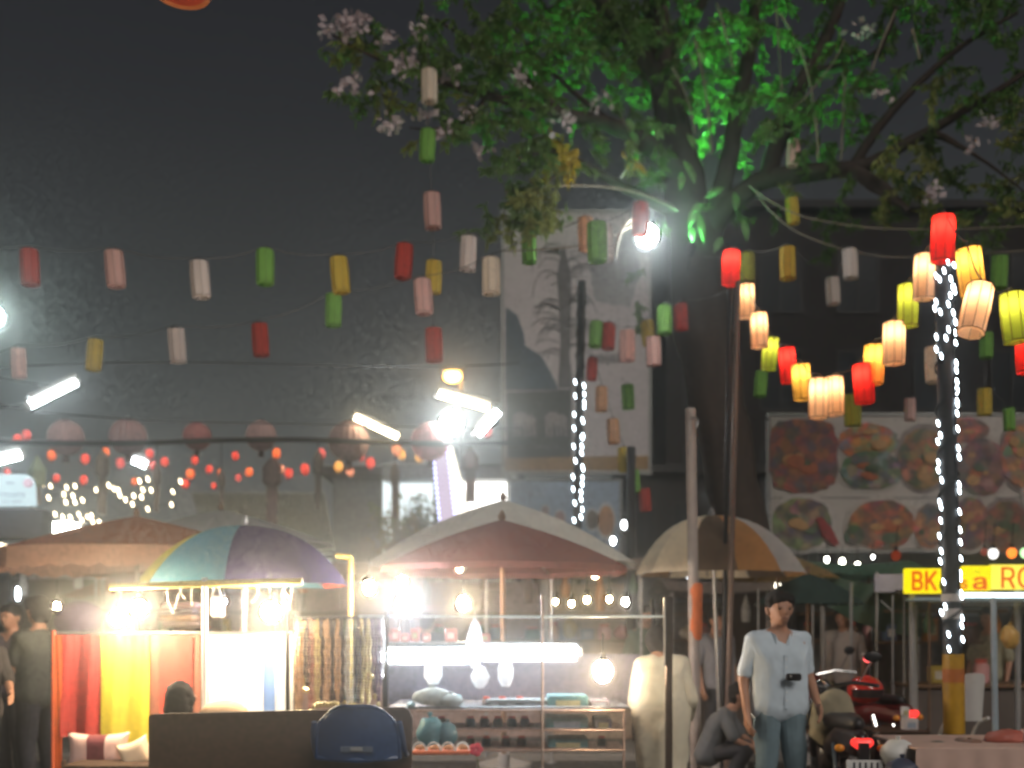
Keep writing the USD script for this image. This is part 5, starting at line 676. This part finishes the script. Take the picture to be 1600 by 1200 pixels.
for px, py, dd, r, c, s_, lab in [(1247, 880, 15, .05, (1, .98, .85), 5, 'white strip lamp under the left end of the food billboard'), (1292, 874, 15, .045, (1, .98, .85), 5, 'second white lamp under the food billboard'), (1316, 878, 15, .055, (1, .97, .82), 5, 'third white lamp under the food billboard'), (1340, 884, 15, .055, (1, .97, .82), 5, 'fourth white lamp under the food billboard'), (1364, 870, 15, .03, (1, 1, .95), 6, 'small lamp right of the four white lamps'), (1110, 772, 18, .05, (.9, .96, 1), 6, 'cold lamp left of the tree trunk'), (1200, 762, 18, .05, (.9, .96, 1), 6, 'cold lamp right of the tree trunk'), (1196, 812, 18, .045, (1, .85, .7), 6, 'small warm lamp at the corner of the food billboard'), (958, 845, 16, .06, (.95, .97, 1), 6, 'cold lamp beside the black post'), (975, 820, 16.5, .07, (.95, .97, 1), 3, 'tall white light left of the black post'), (1215, 915, 13.2, .05, (1, .92, .75), 3, 'pale lamp above the head of the walking man'), (1075, 897, 12.6, .05, (.85, .92, 1), 2.5, 'bluish lamp under the beige umbrella')]:
    lamp_ball('light_bulb', lab, P(px, py, dd), r, E('small_%d' % px, c, s_ * 2), None, (1, 1, 1.6))
gt = T('green_tarpaulin', 'sagging green tarpaulin between posts right of the walking man', 'tarpaulin', G(1360, 12.2)); A_, B_ = P(1288, 896, 12.2), P(1438, 905, 12.2); gt.part('sheet', sheet(lambda u, v: np.stack([A_[0] + (B_[0] - A_[0]) * u, 12.2 + .05 * np.sin(u * 15 + v * 4), A_[2] + (B_[2] - A_[2]) * u - v * (.35 + .3 * u) - .08 * np.sin(np.pi * u)], -1), 20, 8), M('tarp_green', (.045, .085, .055), .5, var=.3))
for q in (A_, B_): gt.part('post', tube([[q[0], 12.25, 0], [q[0], 12.25, q[2] + .05]], .02, 8), GREYP)
pv = T('stall_banner', 'pale violet banner left of the yellow sign', 'banner', G(1392, 11.5)); pv.part('sheet', pbox(1367, 897, 1416, 925, 11.5, .02), M('violet_banner', (.50, .47, .56), .6, transl=.3)); pv.part('post', tube([G(1370, 11.55), P(1370, 893, 11.55)], .015, 6), GREYP); pv.part('post', tube([G(1413, 11.55), P(1413, 893, 11.55)], .015, 6), GREYP)
for px, y0, dd, r, lab in [(1270, 945, 11.0, .012, 'short pale rod right of the head of the walking man'), (1330, 910, 10.4, .016, 'grey rod holding the left edge of the tarpaulin'), (1395, 930, 10.2, .010, 'thin forked rod before the tarpaulin'), (1452, 935, 10.6, .012, 'thin brown rod left of the light wrapped pole'), (1002, 905, 12, .016, 'thin rod between the yellow bulbs and the corner post'), (760, 880, 11.5, .014, 'thin rod under the left half of the maroon umbrella'), (862, 885, 11.5, .014, 'thin rod left of the yellow bulbs'), (548, 870, 9.4, .022, 'yellow rod at the right rim of the beach umbrella'), (1185, 920, 11.2, .012, 'thin rod behind the shoulder of the walking man')]:
    b0 = G(px, dd); t0 = P(px, y0, dd); t = T('rod', lab, 'rod', b0); m = M('rod_yellow', (.5, .4, .1), .4) if px == 548 else (WOOD if px == 1452 else STEEL); t.part('shaft', tube([b0, t0], r, 7), m); t.part('foot', lathe([(0, 0), (r * 4, 0), (r * 4, .015), (r, .02)], 10, b0), m)
    if px == 548: t.part('bar', tube([t0, P(525, 868, dd)], r, 7), m)
    if px == 1395: t.part('fork', tube([P(1395, 955, dd), P(1376, 938, dd)], .008, 5), m)
# ---------------------------------------------------------------- right foreground: motorbikes, table, chair
def motorbike(label, px, d, yaw, body, lamp_s, plate=True):
    t = T('motorbike', label, 'motorbike', G(px, d), None, (0, 0, yaw)); RB = M('tyre', (.02, .02, .02), .8, bump=.3); CH = M('chrome', (.7, .7, .7), .12, 1.0)   # local: seen from its tail (-y)
    def wheel(y):
        m = trimesh.creation.torus(.235, .045, major_sections=28, minor_sections=8); m.apply_transform(trimesh.transformations.rotation_matrix(np.pi / 2, [0, 1, 0])); m.apply_translation([0, y, .28]); w_ = t.part('wheel', m, RB, raw=True); h = trimesh.creation.cylinder(.06, .1, sections=14); h.apply_transform(trimesh.transformations.rotation_matrix(np.pi / 2, [0, 1, 0])); h.apply_translation([0, y, .28]); t.part('hub', h, CH, raw=True, parent=w_)
        sp_ = [tube([[0, y, .28], [0, y + .2 * math.cos(a), .28 + .2 * math.sin(a)]], .006, 4) for a in np.linspace(0, 6.28, 9)[:-1]]; t.part('spokes', cat(sp_), CH, raw=True, parent=w_)
    wheel(-.35); wheel(.85)
    t.part('tail_body', hullmesh([[((0, -.52, .72), .05), ((0, -.1, .70), .10), ((0, -.45, .66), .07)], [((0, -.1, .68), .11), ((0, .25, .6), .1)], [((0, .25, .55), .09), ((0, .45, .45), .07)], [((0, .45, .45), .1), ((0, .72, .9), .09)]], .04, 5), body, raw=True, smooth=True)
    t.part('seat', hullmesh([[((0, -.42, .80), .05), ((-.08, .1, .79), .05), ((.08, .1, .79), .05), ((0, .3, .74), .06)]], .05, 3), M('seat_vinyl', (.02, .02, .022), .45), raw=True, smooth=True)
    t.part('mudguard', sheet(lambda u, v: np.stack([(u - .5) * .15, -.35 - .30 * np.cos(v * 1.3 - .2), .28 + .30 * np.sin(v * 1.3 - .2) + .02], -1), 5, 9), BLACK, raw=True)
    t.part('tail_light', hullmesh([[((-.045, -.56, .70), .028), ((.045, -.56, .70), .028), ((0, -.57, .67), .03)]], .02, 2), M('tail_red_%d' % int(10 * lamp_s), (.55, .02, .02), .25, emit=lamp_s, ecol=(1, .05, .04)), raw=True, smooth=True)
    for sx in (-1, 1):
        t.part('indicator', ball((sx * .13, -.52, .66), .032, 2, (1, .8, .8)), M('amber', (.6, .25, .03), .25), raw=True); t.part('fork', tube([[sx * .07, .85, .28], [sx * .07, .70, .95]], .02, 8), CH, raw=True); t.part('shock', tube([[sx * .09, -.33, .3], [sx * .1, -.2, .66]], .022, 8), CH, raw=True)
        t.part('handlebar', tube([[0, .66, .98], [sx * .18, .60, 1.02], [sx * .34, .5, 1.0]], .014, 7), CH, raw=True); gpart = t.part('mirror_stem', tube([[sx * .22, .58, 1.03], [sx * .30, .56, 1.18]], .007, 5), CH, raw=True); t.part('mirror', ball((sx * .31, .56, 1.21), .05, 2, (1.3, .25, .8)), BLACK, raw=True, parent=gpart)
    if plate:
        pl = t.part('number_plate', box([-.11, -.64, .44], [.11, -.632, .60], .002), M('plate_white', (.62, .62, .6), .4), raw=True); t.part('plate_marks', cat([box([x, -.6435, .50], [x + .012, -.6405, .585]) for x in (-.07, -.035, .0, .035, .07)] + [box([-.08, -.6435, .455], [.08, -.6405, .475])]), M('plate_ink', (.05, .05, .06), .5), raw=True, parent=pl)
        t.part('plate_bracket', box([-.03, -.631, .5], [.03, -.55, .70]), BLACK, raw=True)
    t.part('exhaust', tube([[.13, .3, .3], [.14, -.1, .3], [.15, -.55, .38]], [.025, .04, .045], 10), CH, raw=True); t.part('headlamp', ball((0, .82, .95), .09, 2), CH, raw=True); t.part('front_panel', hullmesh([[((-.12, .62, .85), .03), ((.12, .62, .85), .03), ((0, .78, .95), .05), ((-.1, .6, .5), .03), ((.1, .6, .5), .03)]], .05, 3), body, raw=True, smooth=True)
    return t
motorbike('dark motorbike seen from behind with red tail light and white plate', 1319, 7.35, -6, M('bike_black', (.025, .02, .022), .25), .8)
motorbike('dark red motorbike parked further back beside the walking man', 1352, 9.7, 24, M('bike_dark_red', (.10, .010, .010), .25), 1.0, False)
rl = lamp_ball('signal_lamp', 'small bright red lamp over the red motorbike', P(1358, 1029, 9.6), .045, E('red_signal', (1, .10, .10), 2.2), None, (1.1, 1, .8)); rl.part('stem', tube([P(1358, 1033, 9.6), P(1360, 1075, 9.6), G(1360, 9.6)], .010, 6), BLACK)
hm_ = T('helmet', 'glossy red helmet resting on the red motorbike', 'helmet', P(1352, 1085, 9.3)); hm_.part('shell', ball(P(1352, 1078, 9.3), .15, 3, (1, 1, .82)), M('helmet_red', (.48, .03, .02), .12, spec=.7)); hm_.part('visor', sheet(lambda u, v: P(1352, 1078, 9.3) + np.stack([.155 * np.sin((u - .5) * 2.2), -.155 * np.cos((u - .5) * 2.2), -.06 + .07 * v], -1), 10, 4), M('visor', (.03, .02, .02), .08))
sk = T('rider_sack', 'bulky beige cloth sack strapped on the dark motorbike', 'sack', P(1300, 1160, 7.6)); m = ball(P(1300, 1125, 7.75), .2, 3, (.80, .7, 1.05)); m.vertices += m.vertex_normals * ((meshkit.fbm(m.vertices * 6, 3) - .5) * .12)[:, None]; sk.part('cloth', m, M('sack_beige', (.26, .23, .16), .9, var=.25)); sk.part('strap', tube([P(1300, 1125, 7.75) + [.165 * math.cos(a), .02, .215 * math.sin(a)] for a in np.linspace(0, 6.28, 17)], .010, 5), BLACK)
pt = T('food_table', 'table under a pink cloth in the right foreground corner', 'table', G(1530, 6.7)); PC = M('pink_cloth', (.52, .36, .30), .8, var=.15, scale=6); pt.part('top', box(P(1432, 1174, 6.5), P(1680, 1168, 6.5) + [0, .8, 0], .008), PC); pt.part('cloth_drop', sheet(lambda u, v: np.stack([P(1430, 0, 6.5)[0] + u * 1.0, 6.49 + .02 * np.sin(u * 40) * v, P(0, 1170, 6.5)[2] - .28 * v], -1), 60, 5), PC)
for x in (1440, 1670):
    for dd in (6.55, 7.2): pt.part('leg', tube([G(x, dd), G(x, dd) + [0, 0, .66]], .02, 8), STEEL)
for k, (x, w_, h_, c, lab) in enumerate([(1570, 60, 26, (.40, .12, .09), 'heap of red food on the pink table at the right edge'), (1515, 40, 14, (.24, .13, .09), 'low brown food pile on the pink table left of the red heap'), (1465, 30, 10, (.14, .11, .08), 'dark bundle on the left end of the pink table'), (1605, 40, 30, (.55, .36, .34), 'pale pink bundle on the pink table at the edge of the picture')]): good('food_heap', lab, 'food', x, 1168, 6.85, w_, h_, c, .2, shape='bag')
good('shopping_bag', 'white plastic bag on the ground side of the pink table', 'bag', 1403, 1205, 6.7, 56, 50, (.60, .60, .58), .16, shape='bag'); good('shopping_bag', 'dark blue bag beside the white plastic bag', 'bag', 1410, 1228, 6.55, 50, 45, (.05, .06, .10), .16, shape='bag')
good('tissue_box', 'small white box with red base beyond the motorbikes', 'box', 1421, 1142, 9.0, 22, 20, (.50, .45, .42), .1); good('drinks_carton', 'small white carton standing on the box with red base', 'carton', 1414, 1122, 9.0, 11, 18, (.5, .5, .48), .06)
bt_ = T('side_table', 'low dark table beyond the motorbikes', 'table', G(1415, 9.0)); bt_.part('top', box(P(1375, 1147, 8.8), P(1455, 1143, 8.8) + [0, .5, 0], .006), DARKW)
for x in (1380, 1450):
    for dd in (8.85, 9.25): bt_.part('leg', tube([G(x, dd), G(x, dd) + [0, 0, .57]], .015, 6), DARKW)
WP = M('white_plastic', (.55, .53, .50), .35, var=.06); d = 8.1; wc = T('plastic_chair', 'white plastic chair seen from behind right of the light wrapped pole', 'chair', G(1525, d)); a, c = P(1508, 1052, d), P(1545, 1128, d)
m0 = sheet(lambda u, v: np.stack([a[0] + (c[0] - a[0]) * u, d + .06 * (2 * u - 1) ** 2 + .06 * v, a[2] + (c[2] - a[2]) * v - .03 * np.abs(2 * u - 1) ** 4 * (1 - v)], -1), 9, 7); m1 = m0.copy(); m1.vertices += [0, .012, 0]; m0.invert(); wc.part('backrest', cat([m0, m1]), WP); wc.part('seat', box([a[0] - .06, d + .08, .43], [c[0] + .06, d + .48, .455], .01), WP)
for x in (a[0] - .04, c[0] + .04):
    for dd in (.1, .45): wc.part('leg', tube([[x, d + dd, .44], [x, d + dd, 0]], [.022, .016], 7), WP)
    wc.part('arm', tube(spline([[x, d + .1, .74], [x + .0, d + .28, .68], [x, d + .46, .45]], 8), .014, 6), WP)
good('round_fruit', 'orange fruit lamp hung right of the grey blue stall pole', 'lamp', 1578, 1015, 9.6, 28, 38, (.50, .30, .08), .14, shape='bag')
# ---------------------------------------------------------------- overhead wires and the lit air
for k, (pts, lab) in enumerate([([(-30, 584, 14.5), (60, 600, 15.2), (117, 596, 15.6)], 'upper of the cables at the left edge over the white tube'), ([(-30, 625, 14), (40, 640, 15), (200, 655, 17.5), (640, 667, 18), (820, 668, 22.6)], 'long cable under the white tube towards the billboard'), ([(-30, 575, 13.5), (250, 566, 15), (560, 572, 17), (820, 566, 22.6)], 'faint cable crossing the sky under the lower lanterns'), ([(1203, 655, 16.9), (1100, 600, 15), (1090, 520, 14)], 'cable from the food billboard up to the trunk'), ([(-30, 640, 14.5), (10, 636, 14.8), (45, 632, 15)], 'short cable holding the big white tube')]):
    t = T('overhead_cable', lab, 'cable', P(*pts[0])); t.part('cable', tube(spline([P(*p) for p in pts], 30), .012, 5), M('cable_grey', (.07, .07, .07), .6))
hz = trimesh.creation.box([170, 115, 30]); hz.apply_translation([0, 38, 14]); 
if HAZE: struct('haze', hz, usdkit.material(stage, '/World/Looks/haze_air', {"v": ("principled_volume", {"color": (.80, .84, .84), "density": HAZE, "anisotropy": .95})}, volume="v.volume"), 'stuff')
